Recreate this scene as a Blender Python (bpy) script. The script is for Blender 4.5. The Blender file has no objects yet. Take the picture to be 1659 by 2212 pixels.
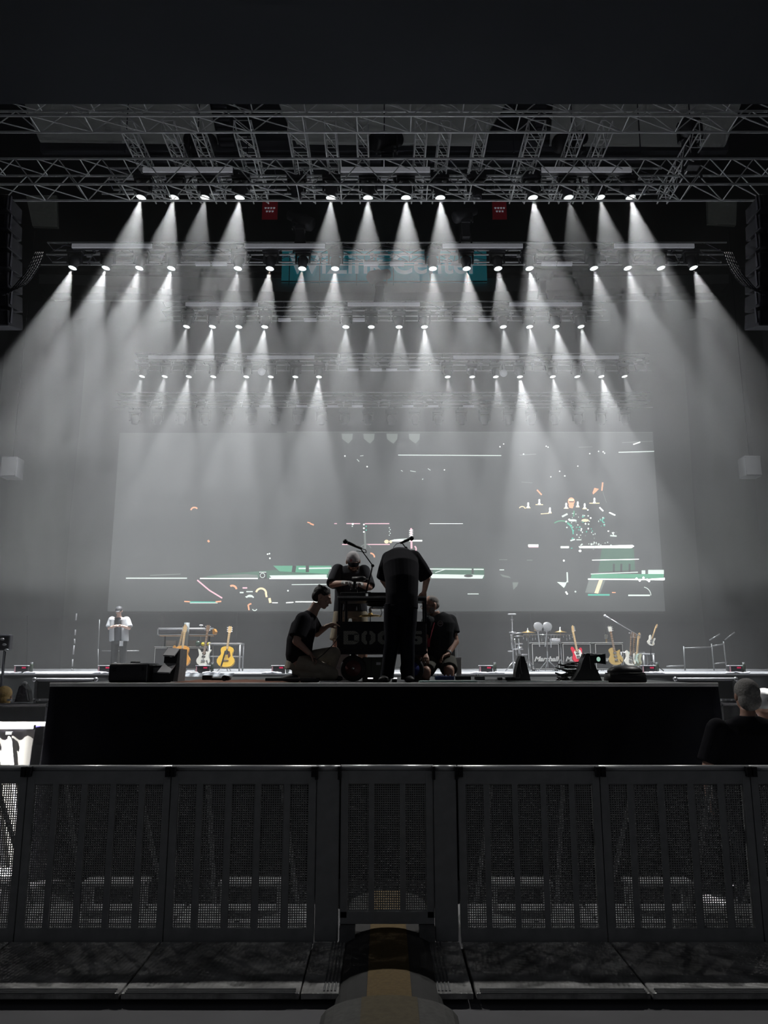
import bpy, bmesh, math, random
from mathutils import Vector, Matrix, noise
random.seed(7)
S = bpy.context.scene
C = S.collection
R = math.radians
V = Vector
# ------------------------------------------------------------------ camera
CAMZ, PITCH, FPX = 1.935, R(11.1), 1661.0
cam = bpy.data.objects.new('camera', bpy.data.cameras.new('camera'))
C.objects.link(cam)
cam.location = (0, 0, CAMZ)
cam.rotation_euler = (math.pi / 2 + PITCH, 0, 0)
cam.data.sensor_fit = 'VERTICAL'
cam.data.sensor_height = 22.12
cam.data.lens = 16.61
cam.data.clip_end = 200
S.camera = cam
CP, SP = math.cos(PITCH), math.sin(PITCH)
def W(px, py, Y):
    """the place seen at pixel (px, py) at distance Y in front of the camera"""
    u, v = (px - 829.5) / FPX, (1106 - py) / FPX
    k = Y / (CP - v * SP)
    return V((u * k, Y, CAMZ + (SP + v * CP) * k))
def WZ(px, py, z):
    """the place seen at pixel (px, py) at height z"""
    u, v = (px - 829.5) / FPX, (1106 - py) / FPX
    k = (z - CAMZ) / (SP + v * CP)
    return V((u * k, k * (CP - v * SP), z))
# ------------------------------------------------------------------ world, exposure, render behaviour
S.view_settings.view_transform = 'Standard'
S.view_settings.look = 'None'
S.view_settings.exposure = 0.0
S.view_settings.gamma = 1.0
S.view_settings.use_curve_mapping = False
cy = S.cycles
cy.use_denoising = True
cy.max_bounces = 4; cy.diffuse_bounces = 2; cy.glossy_bounces = 2
cy.transmission_bounces = 2; cy.transparent_max_bounces = 8; cy.volume_bounces = 0
cy.sample_clamp_indirect = 3.0
cy.caustics_reflective = False; cy.caustics_refractive = False
cy.use_light_tree = True
cy.use_adaptive_sampling = True; cy.adaptive_threshold = 0.04; cy.adaptive_min_samples = 16
wd = bpy.data.worlds.new('world'); S.world = wd; wd.use_nodes = True
wd.node_tree.nodes['Background'].inputs[0].default_value = (0.90, 0.93, 1.0, 1)
wd.node_tree.nodes['Background'].inputs[1].default_value = 0.034
# ------------------------------------------------------------------ stage lamps: (x, strength) along each truss
HAZE = [(-.02, 3.6, .009), (3.6, 7.0, .0165), (7.0, 14.9, .0245)]      # layers: bottom, top, density
ROWS = [
 (15.9, 428, 1.0, [(305,1),(376,.95),(443,.45),(518,1),(715,.62),(795,.75),(877,1.1),(951,1.05),(1151,.95),(1228,.22),(1296,.55),(1362,1.1)]),
 (19.1, 582, 1.1, [(157,1.05),(229,1.1),(301,.8),(370,1.15),(514,.42),(583,.75),(653,.5),(724,.8),(935,.5),(1008,.8),(1076,.62),(1144,.9),(1283,.6),(1356,.6),(1428,.22),(1498,.62)]),
 (23.0, 708, 1.4, [(403,.35),(459,.65),(516,.7),(572,.75),(747,.45),(802,.2),(862,.4),(917,.75),(1087,.4),(1144,.5),(1201,.65),(1255,.6)]),
 (27.3, 816, 1.7, [(307,.25),(356,.3),(408,.45),(461,.22),(532,.42),(585,.32),(638,.3),(689,.75),(967,.2),(1020,.2),(1071,.3),(1123,1.0),(1194,.5),(1247,.15),(1299,.8),(1349,.15)]),
]
POWER = 6000
AREA_K = 0.0165
def lamp_dir(x, back=-.06):
    t = R(12.5) * (x - 829) / 672
    return V((math.sin(t), back, -math.cos(t))).normalized()
lamp_data = {}
def spot(pos, d, power, size=33, blend=0.4, smooth=0.007, rad=0.035, col=(0.95, 0.98, 1.0), parent=None, name='beam_light', wash=False):
    k = (round(power, 2), wash, size, blend, smooth, rad, col)
    if k not in lamp_data:
        if wash:
            L = bpy.data.lights.new(name, 'AREA')
            L.energy = power * AREA_K; L.shape = 'DISK'; L.size = rad * 2; L.spread = R(size); L.color = col
        else:
            L = bpy.data.lights.new(name, 'SPOT')
            L.energy = power; L.spot_size = R(size); L.spot_blend = blend; L.shadow_soft_size = rad; L.color = col
            L.use_nodes = True; nt = L.node_tree
            fo = nt.nodes.new('ShaderNodeLightFalloff'); fo.inputs['Strength'].default_value = 1.0
            fo.inputs['Smooth'].default_value = smooth
            nt.links.new(fo.outputs['Quadratic'], nt.nodes['Emission'].inputs['Strength'])
        lamp_data[k] = L
    o = bpy.data.objects.new(name, lamp_data[k]); C.objects.link(o)
    o.rotation_euler = d.to_track_quat('-Z', 'Y').to_euler()
    if parent:
        o.parent = parent; o.location = V(pos) - parent.location
    else:
        o.location = pos
    return o
# ------------------------------------------------------------------ materials
_m = {}
def mat(name, col, rough=0.6, metal=0.0, emis=0.0, ecol=None, var=0.15, scale=6.0, bump=0.0, spec=0.5):
    if name in _m: return _m[name]
    m = bpy.data.materials.new(name); m.use_nodes = True
    nt = m.node_tree; N = nt.nodes; b = N['Principled BSDF']
    b.inputs['Roughness'].default_value = rough
    b.inputs['Metallic'].default_value = metal
    b.inputs['Specular IOR Level'].default_value = spec
    tc = N.new('ShaderNodeTexCoord'); nz = N.new('ShaderNodeTexNoise')
    nz.inputs['Scale'].default_value = scale; nz.inputs['Detail'].default_value = 4
    nt.links.new(tc.outputs['Object'], nz.inputs['Vector'])
    mx = N.new('ShaderNodeMix'); mx.data_type = 'RGBA'
    mx.inputs[6].default_value = (*[c * (1 - var) for c in col], 1)
    mx.inputs[7].default_value = (*[min(1, c * (1 + var)) for c in col], 1)
    nt.links.new(nz.outputs['Fac'], mx.inputs[0])
    nt.links.new(mx.outputs[2], b.inputs['Base Color'])
    if bump:
        bp = N.new('ShaderNodeBump'); bp.inputs['Strength'].default_value = bump; bp.inputs['Distance'].default_value = 0.01
        nt.links.new(nz.outputs['Fac'], bp.inputs['Height']); nt.links.new(bp.outputs[0], b.inputs['Normal'])
    if emis:
        b.inputs['Emission Color'].default_value = (*(ecol or col), 1)
        b.inputs['Emission Strength'].default_value = emis
    _m[name] = m
    return m
def translucent(m, f):
    """thin cloth that lets light through"""
    nt = m.node_tree; N = nt.nodes; b = N['Principled BSDF']; o = N['Material Output']
    tr = N.new('ShaderNodeBsdfTranslucent'); tr.inputs[0].default_value = (*m_col(b), 1); mx = N.new('ShaderNodeMixShader'); mx.inputs[0].default_value = f
    nt.links.new(b.outputs[0], mx.inputs[1]); nt.links.new(tr.outputs[0], mx.inputs[2]); nt.links.new(mx.outputs[0], o.inputs['Surface'])
def m_col(b): return tuple(b.inputs['Base Color'].links[0].from_node.inputs[7].default_value)[:3]
BLACK = mat('black_cloth', (.006, .006, .008), .95, spec=.05)
BLKP = mat('black_plastic', (.012, .012, .015), .45)
BLKM = mat('black_metal', (.02, .02, .025), .4, .6)
DKMET = mat('dark_rig_metal', (.05, .05, .07), .45, .7)
ALU = mat('aluminium', (.62, .63, .65), .42, .55)
RAILT = mat('polished_rail', (.75, .76, .78), .3, .4)
ALUD = mat('worn_dark_aluminium', (.22, .225, .23), .5, .35, scale=20, var=.3)
CHROME = mat('chrome', (.8, .8, .82), .22, .9)
WHITE = mat('white_paint', (.75, .75, .78), .5)
PALE = mat('pale_grey', (.5, .5, .52), .6)
DRAPE = mat('dark_drape', (.030, .031, .036), .95, spec=.05, var=.25, scale=1.5)
CONC = mat('arena_floor_concrete', (.15, .15, .16), .7, scale=2, var=.3)
SKIN = mat('skin', (.50, .30, .23), .5, scale=30)
SKIN2 = mat('pale_skin', (.62, .42, .35), .5, scale=30)
# ------------------------------------------------------------------ mesh builder
class MB:
    def __init__(s, off=None):
        s.v = []; s.f = []; s.mi = []; s.cur = 0; s.off = V(off) if off is not None else V((0, 0, 0)); s.M = None
    def add(s, vs, fs):
        n = len(s.v)
        for p in vs:
            p = V(p)
            if s.M is not None: p = s.M @ p
            s.v.append(p)
        for f in fs: s.f.append(tuple(n + i for i in f)); s.mi.append(s.cur)
    def box(s, c, d, rot=None):
        c = V(c); h = V(d) / 2
        vs = [V((x, y, z)) for x in (-h.x, h.x) for y in (-h.y, h.y) for z in (-h.z, h.z)]
        if rot is not None: vs = [rot @ p for p in vs]
        s.add([p + c for p in vs], [(0,1,3,2),(4,6,7,5),(0,4,5,1),(2,3,7,6),(0,2,6,4),(1,5,7,3)])
    def bbox(s, c, d, b=0.01, rot=None):
        """box with chamfered edges"""
        c = V(c); h = V(d) / 2; b = min(b, min(h) * .9)
        bm = bmesh.new(); bmesh.ops.create_cube(bm, size=1)
        for v in bm.verts: v.co = V((v.co.x * d[0], v.co.y * d[1], v.co.z * d[2]))
        bmesh.ops.bevel(bm, geom=bm.edges[:], offset=b, segments=2, affect='EDGES', profile=.5)
        bm.verts.index_update()
        vs = [v.co.copy() for v in bm.verts]; fs = [tuple(v.index for v in f.verts) for f in bm.faces]; bm.free()
        if rot is not None: vs = [rot @ p for p in vs]
        s.add([p + c for p in vs], fs)
    def cyl(s, a, b, r0, r1=None, n=10, caps=True):
        a, b = V(a), V(b); r1 = r0 if r1 is None else r1
        d = (b - a)
        if d.length < 1e-6: return
        d.normalize(); u = d.orthogonal().normalized(); w = d.cross(u)
        vs = []
        for p, r in ((a, r0), (b, r1)):
            for i in range(n):
                t = 2 * math.pi * i / n; vs.append(p + (u * math.cos(t) + w * math.sin(t)) * r)
        fs = [(i, (i + 1) % n, n + (i + 1) % n, n + i) for i in range(n)]
        if caps: fs += [tuple(range(n))[::-1], tuple(range(n, 2 * n))]
        s.add(vs, fs)
    def tube(s, pts, r, n=8):
        for a, b in zip(pts, pts[1:]): s.cyl(a, b, r, n=n)
    def ell(s, c, r, rot=None, n=14, m=9):
        c = V(c); r = V(r) if hasattr(r, '__len__') else V((r, r, r))
        vs = [V((0, 0, r.z))]
        for j in range(1, m):
            a = math.pi * j / m
            for i in range(n):
                t = 2 * math.pi * i / n
                vs.append(V((r.x * math.sin(a) * math.cos(t), r.y * math.sin(a) * math.sin(t), r.z * math.cos(a))))
        vs.append(V((0, 0, -r.z)))
        fs = [(0, 1 + i, 1 + (i + 1) % n) for i in range(n)]
        for j in range(m - 2):
            for i in range(n):
                a = 1 + j * n; fs.append((a + i, a + n + i, a + n + (i + 1) % n, a + (i + 1) % n))
        L = len(vs) - 1; a = 1 + (m - 2) * n
        fs += [(a + (i + 1) % n, a + i, L) for i in range(n)]
        if rot is not None: vs = [rot @ p for p in vs]
        s.add([p + c for p in vs], fs)
    def cap(s, a, b, r0, r1=None, n=12):
        r1 = r0 if r1 is None else r1
        s.cyl(a, b, r0, r1, n); s.ell(a, r0, n=n, m=8); s.ell(b, r1, n=n, m=8)
    def lathe(s, prof, c=(0, 0, 0), rot=None, n=20):
        """prof: (radius, height) pairs turned about z"""
        c = V(c); vs = []; fs = []
        for r, z in prof:
            for i in range(n):
                t = 2 * math.pi * i / n; vs.append(V((r * math.cos(t), r * math.sin(t), z)))
        for j in range(len(prof) - 1):
            for i in range(n):
                fs.append((j*n+i, j*n+(i+1) % n, (j+1)*n+(i+1) % n, (j+1)*n+i))
        fs += [tuple(range(n))[::-1], tuple(range((len(prof)-1)*n, len(prof)*n))]
        if rot is not None: vs = [rot @ p for p in vs]
        s.add([p + c for p in vs], fs)
    def prism(s, pts, y0, y1):
        """outline of (x, z) pairs pushed along y"""
        n = len(pts)
        vs = [V((x, y0, z)) for x, z in pts] + [V((x, y1, z)) for x, z in pts]
        fs = [tuple(range(n)), tuple(range(2 * n - 1, n - 1, -1))] + [(i, n + i, n + (i + 1) % n, (i + 1) % n) for i in range(n)]
        s.add(vs, fs)
    def loft(s, secs, side, n=18):
        """secs: (centre, half width, half depth); side: sideways vector"""
        side = V(side).normalized(); vs = []
        for k, (c, rx, ry) in enumerate(secs):
            a = V(secs[max(0, k - 1)][0]); b = V(secs[min(len(secs) - 1, k + 1)][0])
            t = (b - a).normalized(); x = (side - t * side.dot(t)).normalized(); y = t.cross(x)
            for i in range(n):
                q = 2 * math.pi * i / n; vs.append(V(c) + x * rx * math.cos(q) + y * ry * math.sin(q))
        fs = [(j*n+i, j*n+(i+1) % n, (j+1)*n+(i+1) % n, (j+1)*n+i) for j in range(len(secs)-1) for i in range(n)]
        fs += [tuple(range(n))[::-1], tuple(range((len(secs)-1)*n, len(secs)*n))]
        s.add(vs, fs)
    def build(s, name, m, parent=None, smooth=False):
        me = bpy.data.meshes.new(name)
        me.from_pydata([p - s.off for p in s.v], [], s.f)
        ms = m if isinstance(m, (list, tuple)) else [m]
        for q in ms: me.materials.append(q)
        if len(ms) > 1: me.polygons.foreach_set('material_index', s.mi)
        bm = bmesh.new(); bm.from_mesh(me); bmesh.ops.recalc_face_normals(bm, faces=bm.faces); bm.to_mesh(me); bm.free()
        if smooth: me.polygons.foreach_set('use_smooth', [True] * len(me.polygons))
        o = bpy.data.objects.new(name, me); C.objects.link(o)
        if parent is not None: o.parent = parent
        return o
    def blob(s, name, m, parent=None, vox=0.007, it=4):
        """weld the shapes into one continuous smooth surface"""
        o = s.build(name, m, None)
        r = o.modifiers.new('r', 'REMESH'); r.mode = 'VOXEL'; r.voxel_size = vox
        q = o.modifiers.new('s', 'SMOOTH'); q.factor = .5; q.iterations = it
        dg = bpy.context.evaluated_depsgraph_get()
        me = bpy.data.meshes.new_from_object(o.evaluated_get(dg))
        old = o.data; o.modifiers.clear(); o.data = me; bpy.data.meshes.remove(old)
        if not me.materials: me.materials.append(m)
        me.polygons.foreach_set('use_smooth', [True] * len(me.polygons))
        if parent is not None: o.parent = parent
        return o
def tag(o, label=None, cat=None, group=None, kind=None):
    if label: o['label'] = label
    if cat: o['category'] = cat
    if group: o['group'] = group
    if kind: o['kind'] = kind
    return o
def thing(name, label, cat, loc=(0, 0, 0), group=None):
    o = bpy.data.objects.new(name, None); C.objects.link(o); o.location = loc
    o.empty_display_size = .1
    return tag(o, label, cat, group)
def struct(o): o['kind'] = 'structure'; return o
def dup(o, loc=None, label=None, parent=None, rotz=None):
    c = o.copy(); C.objects.link(c)
    if parent is not None: c.parent = parent
    if loc is not None: c.location = loc
    if rotz is not None: c.rotation_euler.z = rotz
    if label: c['label'] = label
    for ch in list(o.children): dup(ch, parent=c)
    return c
def text_part(body, size, m, parent, loc, rot=(math.pi/2, 0, 0), extrude=.004, name='lettering', sx=1.0, shear=0.0, bold=0.0):
    cu = bpy.data.curves.new(name, 'FONT'); cu.body = body; cu.size = size; cu.extrude = extrude
    cu.align_x = 'CENTER'; cu.align_y = 'CENTER'; cu.shear = shear; cu.offset = bold
    t = bpy.data.objects.new(name, cu); C.objects.link(t)
    me = bpy.data.meshes.new_from_object(t.evaluated_get(bpy.context.evaluated_depsgraph_get()))
    bpy.data.objects.remove(t)
    me.materials.clear(); me.materials.append(m)
    M = Matrix.Translation(loc) @ Matrix.Rotation(rot[2], 4, 'Z') @ Matrix.Rotation(rot[1], 4, 'Y') @ Matrix.Rotation(rot[0], 4, 'X') @ Matrix.Diagonal((sx, 1, 1, 1))
    me.transform(M)
    o = bpy.data.objects.new(name, me); C.objects.link(o); o.parent = parent
    return o
NTH = ['first', 'second', 'third', 'fourth', 'fifth', 'sixth', 'seventh', 'eighth', 'ninth', 'tenth', 'eleventh',
       'twelfth', 'thirteenth', 'fourteenth', 'fifteenth', 'sixteenth', 'seventeenth', 'eighteenth', 'nineteenth', 'twentieth']
# ================================================================== THE ROOM
DECK, BD = 1.72, 1.727           # heights of the main stage and of the small stage
m = MB(); m.box((0, 24, -.11), (62, 54, .1)); struct(m.build('floor', CONC))
WALLM = mat('dark_arena_wall', (.02, .02, .026), .9, scale=.5, var=.3)
m = MB(); m.box((0, 48.6, 14), (62, .4, 29)); struct(m.build('wall_back', WALLM))
m = MB(); m.box((-31, 31, 14), (.4, 38, 29)); struct(m.build('wall_left', WALLM))
m = MB(); m.box((31, 31, 14), (.4, 38, 29)); struct(m.build('wall_right', WALLM))
m = MB(); m.box((0, 31, 29.2), (62, 38, .4)); struct(m.build('ceiling', WALLM))
SOFF = mat('matt_black_soffit', (.029, .031, .035), 1.0, scale=.4, var=.12, spec=0)
zs = W(829, 225, 12.6).z
m = MB(); m.box((0, 7.6, zs + .3), (34, 10, .6)); o = m.build('ceiling', SOFF); struct(o); o.name = 'ceiling_soffit'; o.name = 'ceiling'
# seating tiers at the far end, seen as horizontal bands
TIER = mat('far_seating_tier', (.045, .045, .05), .8)
t = thing('seating_tier', 'distant dark stepped seating tier behind the blue sign', 'seating', (0, 44, 22))
for i in range(9):
    a = W(200, 640 - i * 13, 44 + i * .45); m = MB(t.location)
    m.box((0, a.y, a.z), (42, .5, .22)); m.build('step', TIER, t)
RAILM = mat('pale_balcony_front', (.32, .34, .35), .7, var=.2, scale=.7)
m = MB()
pts = []
for i in range(41):
    u = -1 + i / 20
    px = 829 + u * 745
    pts.append((W(px, 598 + 10 * (1 - u * u) - 6, 43.2), W(px, 612 + 20 * (1 - u * u), 43.0)))
for (a, b), (c, d) in zip(pts, pts[1:]):
    q = V((0, 5.0, 0)); m.add([a, b, d, c, a + q, b + q, d + q, c + q], [(0,1,2,3),(7,6,5,4),(0,3,7,4),(1,5,6,2),(0,4,5,1),(3,2,6,7)])
tag(m.build('balcony_front', RAILM), 'long curved pale grey balcony front across the far end', 'balcony')
# roof panels
PANEL = mat('grey_green_roof_panel', (.85, .87, .84), .9, var=.08, scale=.6, emis=0)
def quad_slab(pix, Yt, Yb, th=.2):
    (x0, y0), (x1, y1), (x2, y2), (x3, y3) = pix
    a, b, c, d = W(x0, y0, Yt), W(x1, y1, Yt), W(x2, y2, Yb), W(x3, y3, Yb)
    q = V((0, th, 0)); m = MB()
    m.add([a, b, c, d, a + q, b + q, c + q, d + q], [(0,1,2,3),(7,6,5,4),(0,3,7,4),(1,5,6,2),(0,4,5,1),(3,2,6,7)])
    return m
for nm, pix in (('left', [(52, 222), (452, 222), (470, 306), (84, 302)]),
                ('middle', [(602, 222), (1092, 222), (1040, 310), (640, 306)]),
                ('right', [(1196, 222), (1602, 222), (1568, 312), (1188, 310)])):
    o = quad_slab(pix, 31.2, 31.6).build("roof_panel", PANEL)
    tag(o, 'large %s pale grey roof panel above the trusses' % nm, 'roof panel', 'roof panels')
# dark roof beams behind the trusses
ROOFB = mat('roof_beam_steel', (.07, .07, .09), .6)
for i, (ya, xa, xb, w) in enumerate([(316, 90, 1570, .35), (326, 90, 1570, .2), (344, 300, 1400, .2)]):
    a, b = W(xa, ya, 32.6), W(xb, ya, 32.6)
    m = MB(); m.box((a + b) / 2, ((b - a).x, .3, w))
    tag(m.build('roof_beam', ROOFB), ['deep steel roof beam directly under the pale roof panels', 'thin steel roof beam, second below the roof panels', 'short steel roof beam, lowest of the three'][i], 'beam', 'roof beams')
# louvre stacks between roof panels
for i, (x0, x1) in enumerate([(470, 498), (1160, 1188)]):
    t = thing('roof_louvre', '%s narrow stack of dark louvres between roof panels' % ('left', 'right')[i], 'louvre', W((x0+x1)/2, 300, 32.2), 'roof louvres')
    m = MB(t.location)
    for k in range(9):
        a, b = W(x0 - 10 + k * 2, 232 + k * 10, 32.2), W(x1 - 8 + k * 2, 232 + k * 10, 32.2)
        m.box((a + b) / 2, ((b - a).x, .2, .1))
    m.build('slats', ROOFB, t)
# pale hanging screens at both sides
HP = mat('pale_hanging_cloth', (.62, .66, .58), .9)
for i, (pix, lab) in enumerate([([(56, 422), (122, 422), (124, 490), (70, 488)], 'pale grey cloth square hanging at far left above the beams'),
                         ([(1528, 430), (1592, 432), (1590, 486), (1530, 482)], 'pale grey cloth square hanging at far right above the beams')]):
    o = tag(quad_slab(pix, 36, 36).build('hanging_cloth', HP), lab, 'panel', 'hanging side panels')
    m = MB(); p = W((pix[0][0] + pix[1][0]) / 2, 426, 36.1); m.cyl(p, (p.x, p.y, 29.1), .02, n=6); m.build('hanging_line', BLKM, o)
# blue sign with white letters
BLUE = mat('turquoise_sign_board', (.03, .42, .52), .5, emis=.10, ecol=(.03, .42, .52))
SIGNW = mat('white_sign_letters', (.8, .85, .88), .5, emis=.16, ecol=(.7, .9, 1))
a, b = W(610, 540, 42.9), W(1052, 610, 42.9)
t = thing('arena_sign', 'turquoise wide sign board with white letters on the far balcony', 'sign', (a + b) / 2)
m = MB(t.location); m.box((a + b) / 2, ((b - a).x, .15, (a - b).z)); m.build('board', BLUE, t)
m = MB(t.location)
for x in (624, 690, 770, 850, 930, 1010):
    p = W(x, 575, 42.5); m.box((p.x, 42.8, p.z), (.05, .03, (a - b).z))
m.box((0, 42.8, b.z), ((b - a).x, .04, .08)); m.build('seam', mat('sign_seam', (.01, .15, .2), .5), t)
text_part('WiZink Center', 1.95, SIGNW, t, (0, -.12, .05), sx=.94, bold=.03)
# red flags with white stars
REDF = mat('red_flag_cloth', (.42, .015, .03), .8, emis=.03, ecol=(.5, .01, .03))
def star(m, c, r, y):
    m.prism([(c[0] + (r if k % 2 == 0 else r * .42) * math.sin(math.pi * k / 5), c[1] + (r if k % 2 == 0 else r * .42) * math.cos(math.pi * k / 5)) for k in range(10)], y, y - .03)
for i, x in enumerate((582, 1078)):
    a, b = W(x - 15, 434, 38), W(x + 17, 474, 38); c = (a + b) / 2
    t = thing('flag', 'red flag with white stars hanging %s of the rig centre' % ('left', 'right')[i], 'flag', c, 'red flags with white stars')
    m = MB(c); m.box(c, ((b - a).x, .05, (a - b).z)); m.build('cloth', REDF, t)
    m = MB(c)
    for k in range(7):
        star(m, (c.x + (-.23 + .155 * (k if k < 4 else k - 3.5)), c.z + (.1 if k < 4 else -.1)), .07, c.y - .03)
    m.build('stars', SIGNW, t)
    m = MB(c); m.cyl(c + V((0, 0, .4)), (c.x, c.y, 29.1), .02, n=6); m.build('hanging_line', BLKM, t)

# ================================================================== FLOOR PLATES AND FRONT BARRIER
BY = 5.96
BAR = mat('grey_barrier_paint', (.40, .41, .42), .45, .1, scale=14, var=.25, bump=.1)
BARD = mat('barrier_mesh_metal', (.36, .365, .37), .5, .1, scale=14, var=.25)
RUB = mat('dark_floor_track', (.045, .045, .045), .8, scale=12, var=.3)
def tread_mat():
    m = bpy.data.materials.new('tread_plate_metal'); m.use_nodes = True; nt = m.node_tree; N = nt.nodes
    b = N['Principled BSDF']; b.inputs['Roughness'].default_value = .38; b.inputs['Metallic'].default_value = .35
    tc = N.new('ShaderNodeTexCoord'); mp = N.new('ShaderNodeMapping'); mp.inputs['Scale'].default_value = (1, .62, 1)
    mp.inputs['Rotation'].default_value = (0, 0, R(12))
    vo = N.new('ShaderNodeTexVoronoi'); vo.inputs['Scale'].default_value = 34; vo.inputs['Randomness'].default_value = .15
    nz = N.new('ShaderNodeTexNoise'); nz.inputs['Scale'].default_value = 5; nz.inputs['Detail'].default_value = 6
    nt.links.new(tc.outputs['Object'], mp.inputs['Vector']); nt.links.new(mp.outputs[0], vo.inputs['Vector']); nt.links.new(tc.outputs['Object'], nz.inputs['Vector'])
    bp = N.new('ShaderNodeBump'); bp.inputs['Strength'].default_value = .9; bp.inputs['Distance'].default_value = .006; bp.invert = True
    nt.links.new(vo.outputs['Distance'], bp.inputs['Height']); nt.links.new(bp.outputs[0], b.inputs['Normal'])
    cr = N.new('ShaderNodeValToRGB'); cr.color_ramp.elements[0].color = (.10, .10, .10, 1); cr.color_ramp.elements[1].color = (.75, .75, .74, 1)
    cr.color_ramp.elements[0].position = .3; cr.color_ramp.elements[1].position = .75
    nt.links.new(nz.outputs['Fac'], cr.inputs[0]); nt.links.new(cr.outputs[0], b.inputs['Base Color'])
    return m
TREAD = tread_mat()
edge = [-3.69, -2.628, -1.569, -.497, -.32, .365, .544, 1.589, 2.70, 3.76]
def barrier_unit(x0, x1, label):
    cx = (x0 + x1) / 2; w = x1 - x0; h = w / 2
    t = thing('crowd_barrier', label, 'barrier', (cx, BY, -.02), 'grey crowd barrier sections with perforated panels')
    m = MB(); m.cyl((-h, 0, 1.19), (h, 0, 1.19), .022, n=14); m.build('top_rail', RAILT, t, True)
    m = MB()
    m.box((0, 0, 1.125), (w - .01, .04, .09))
    for s in (-1, 1): m.bbox((s * (h - .03), 0, .61), (.055, .05, 1.1), .006)
    m.box((0, 0, .05), (w - .01, .05, .10)); m.build('frame', BAR, t)
    m = MB()
    p = .0163; n = int((w - .12) / p)
    for i in range(n): m.box((-h + .06 + (i + .5) * p, .012, .59), (.0072, .003, .98))
    k = int(.98 / p)
    for j in range(k): m.box((0, .012, .10 + (j + .5) * p), (w - .11, .0032, .0072))
    m.build('perforated_panel', BARD, t)
    for i in range(1, 5):
        m = MB(); m.bbox((-h + w * i / 5, -.012, .59), (.045, .012, 1.0), .003); m.build('upright_bar', BAR, t)
    m = MB(); m.box((0, .14, .075), (w - .03, .05, .05)); m.build('base_rail', ALU, t)
    m = MB(); m.box((0, .42, .05), (w - .03, .5, .03)); m.build('base_plate', BAR, t)
    for s in (-1, 1):
        m = MB(); m.cyl((s * (h - .26), .03, 1.1), (s * (h - .2), .72, .06), .018, n=8); m.build('brace', ALUD, t)
    m = MB(); m.box((0, .52, .27), (w * .46, .2, .03)); m.box((-w*.2, .52, .16), (.03, .16, .2)); m.box((w*.2, .52, .16), (.03, .16, .2)); m.build('step', ALU, t)
    # the plate the crowd stands on
    m = MB(); m.bbox((0, -.50, .012), (w - .012, .86, .035), .006); f = m.build('floor_plate', TREAD, t)
    m = MB()
    for y in (-.93, -.905, -.88): m.cyl((-h + .03, y, .033), (h - .03, y, .033), .006, n=6)
    m.build('ribbed_edge', ALUD, f)
    for s in (-1, 1):
        m = MB(); m.box((s * (h - .02), -.03, 1.17), (.03, .07, .07)); m.build('clamp', BLKM, t)
    return t
labs = ['grey perforated barrier section cut off by the left edge', 'grey perforated barrier section second from the left edge',
        'grey perforated barrier section just left of the centre gate', 'grey perforated barrier section just right of the centre gate',
        'grey perforated barrier section second right of the centre gate', 'grey perforated barrier section cut off by the right edge']
spans = [(edge[0], edge[1]), (edge[1], edge[2]), (edge[2], edge[3]), (edge[6], edge[7]), (edge[7], edge[8]), (edge[8], edge[9])]
first = barrier_unit(*spans[1], labs[1])
w0 = spans[1][1] - spans[1][0]
for i, (a, b) in enumerate(spans):
    if i == 1: continue
    o = dup(first, ((a + b) / 2, BY, -.02), labs[i]); o.scale.x = (b - a) / w0
# solid columns either side of the gate
for s, lab in ((-1, 'solid grey steel barrier column left of the gate'), (1, 'solid grey steel barrier column right of the gate')):
    t = thing('barrier_column', lab, 'barrier', (s * .43 + .018, BY, -.02), 'solid barrier columns beside the gate')
    m = MB(); m.bbox((0, .01, .59), (.165, .06, 1.16), .008); m.build('column', BAR, t)
    m = MB(); m.cyl((-.088, 0, 1.19), (.088, 0, 1.19), .022, n=14); m.build('top_rail', RAILT, t, True)
    for q in (-1, 1):
        m = MB(); m.box((q * .083, -.02, 1.16), (.02, .08, .09)); m.build('clamp', BLKM, t)
    m = MB(); m.bbox((-s * .03, -.5, .012), (.225, .86, .035), .006); f = m.build('floor_plate', TREAD, t)
    m = MB()
    for k in range(4): m.cyl((-s * .12 + s * k * .022, -.07, .03), (-s * .12 + s * k * .022, -.9, .03), .006, n=6)
    m.build('ribbed_edge', ALUD, f)
# gate
t = thing('barrier_gate', 'narrow grey perforated gate in the middle of the barrier', 'gate', (.0225, BY + .02, .0))
h = .3425
m = MB(); m.cyl((-h, 0, 1.17), (h, 0, 1.17), .022, n=14); m.build('top_rail', RAILT, t, True)
m = MB(); m.box((0, 0, 1.105), (2*h - .01, .04, .09))
for s in (-1, 1): m.bbox((s * (h - .03), 0, .64), (.055, .05, 1.0), .006)
m.box((0, 0, .145), (2*h - .01, .05, .08)); m.build('frame', BAR, t)
m = MB(); p = .0163
for i in range(35): m.box((-h + .058 + (i + .5) * p, .012, .62), (.0072, .003, .9))
for j in range(55): m.box((0, .012, .18 + (j + .5) * p), (2*h - .11, .0032, .0072))
m.build('perforated_panel', BARD, t)
for s in (-1, 1):
    m = MB(); m.bbox((s * h / 3, -.012, .63), (.045, .012, .95), .003); m.build('upright_bar', BAR, t)
    m = MB(); m.box((s * (h - .06), -.03, .05), (.11, .14, .1)); m.build('foot', ALUD, t)
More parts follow.
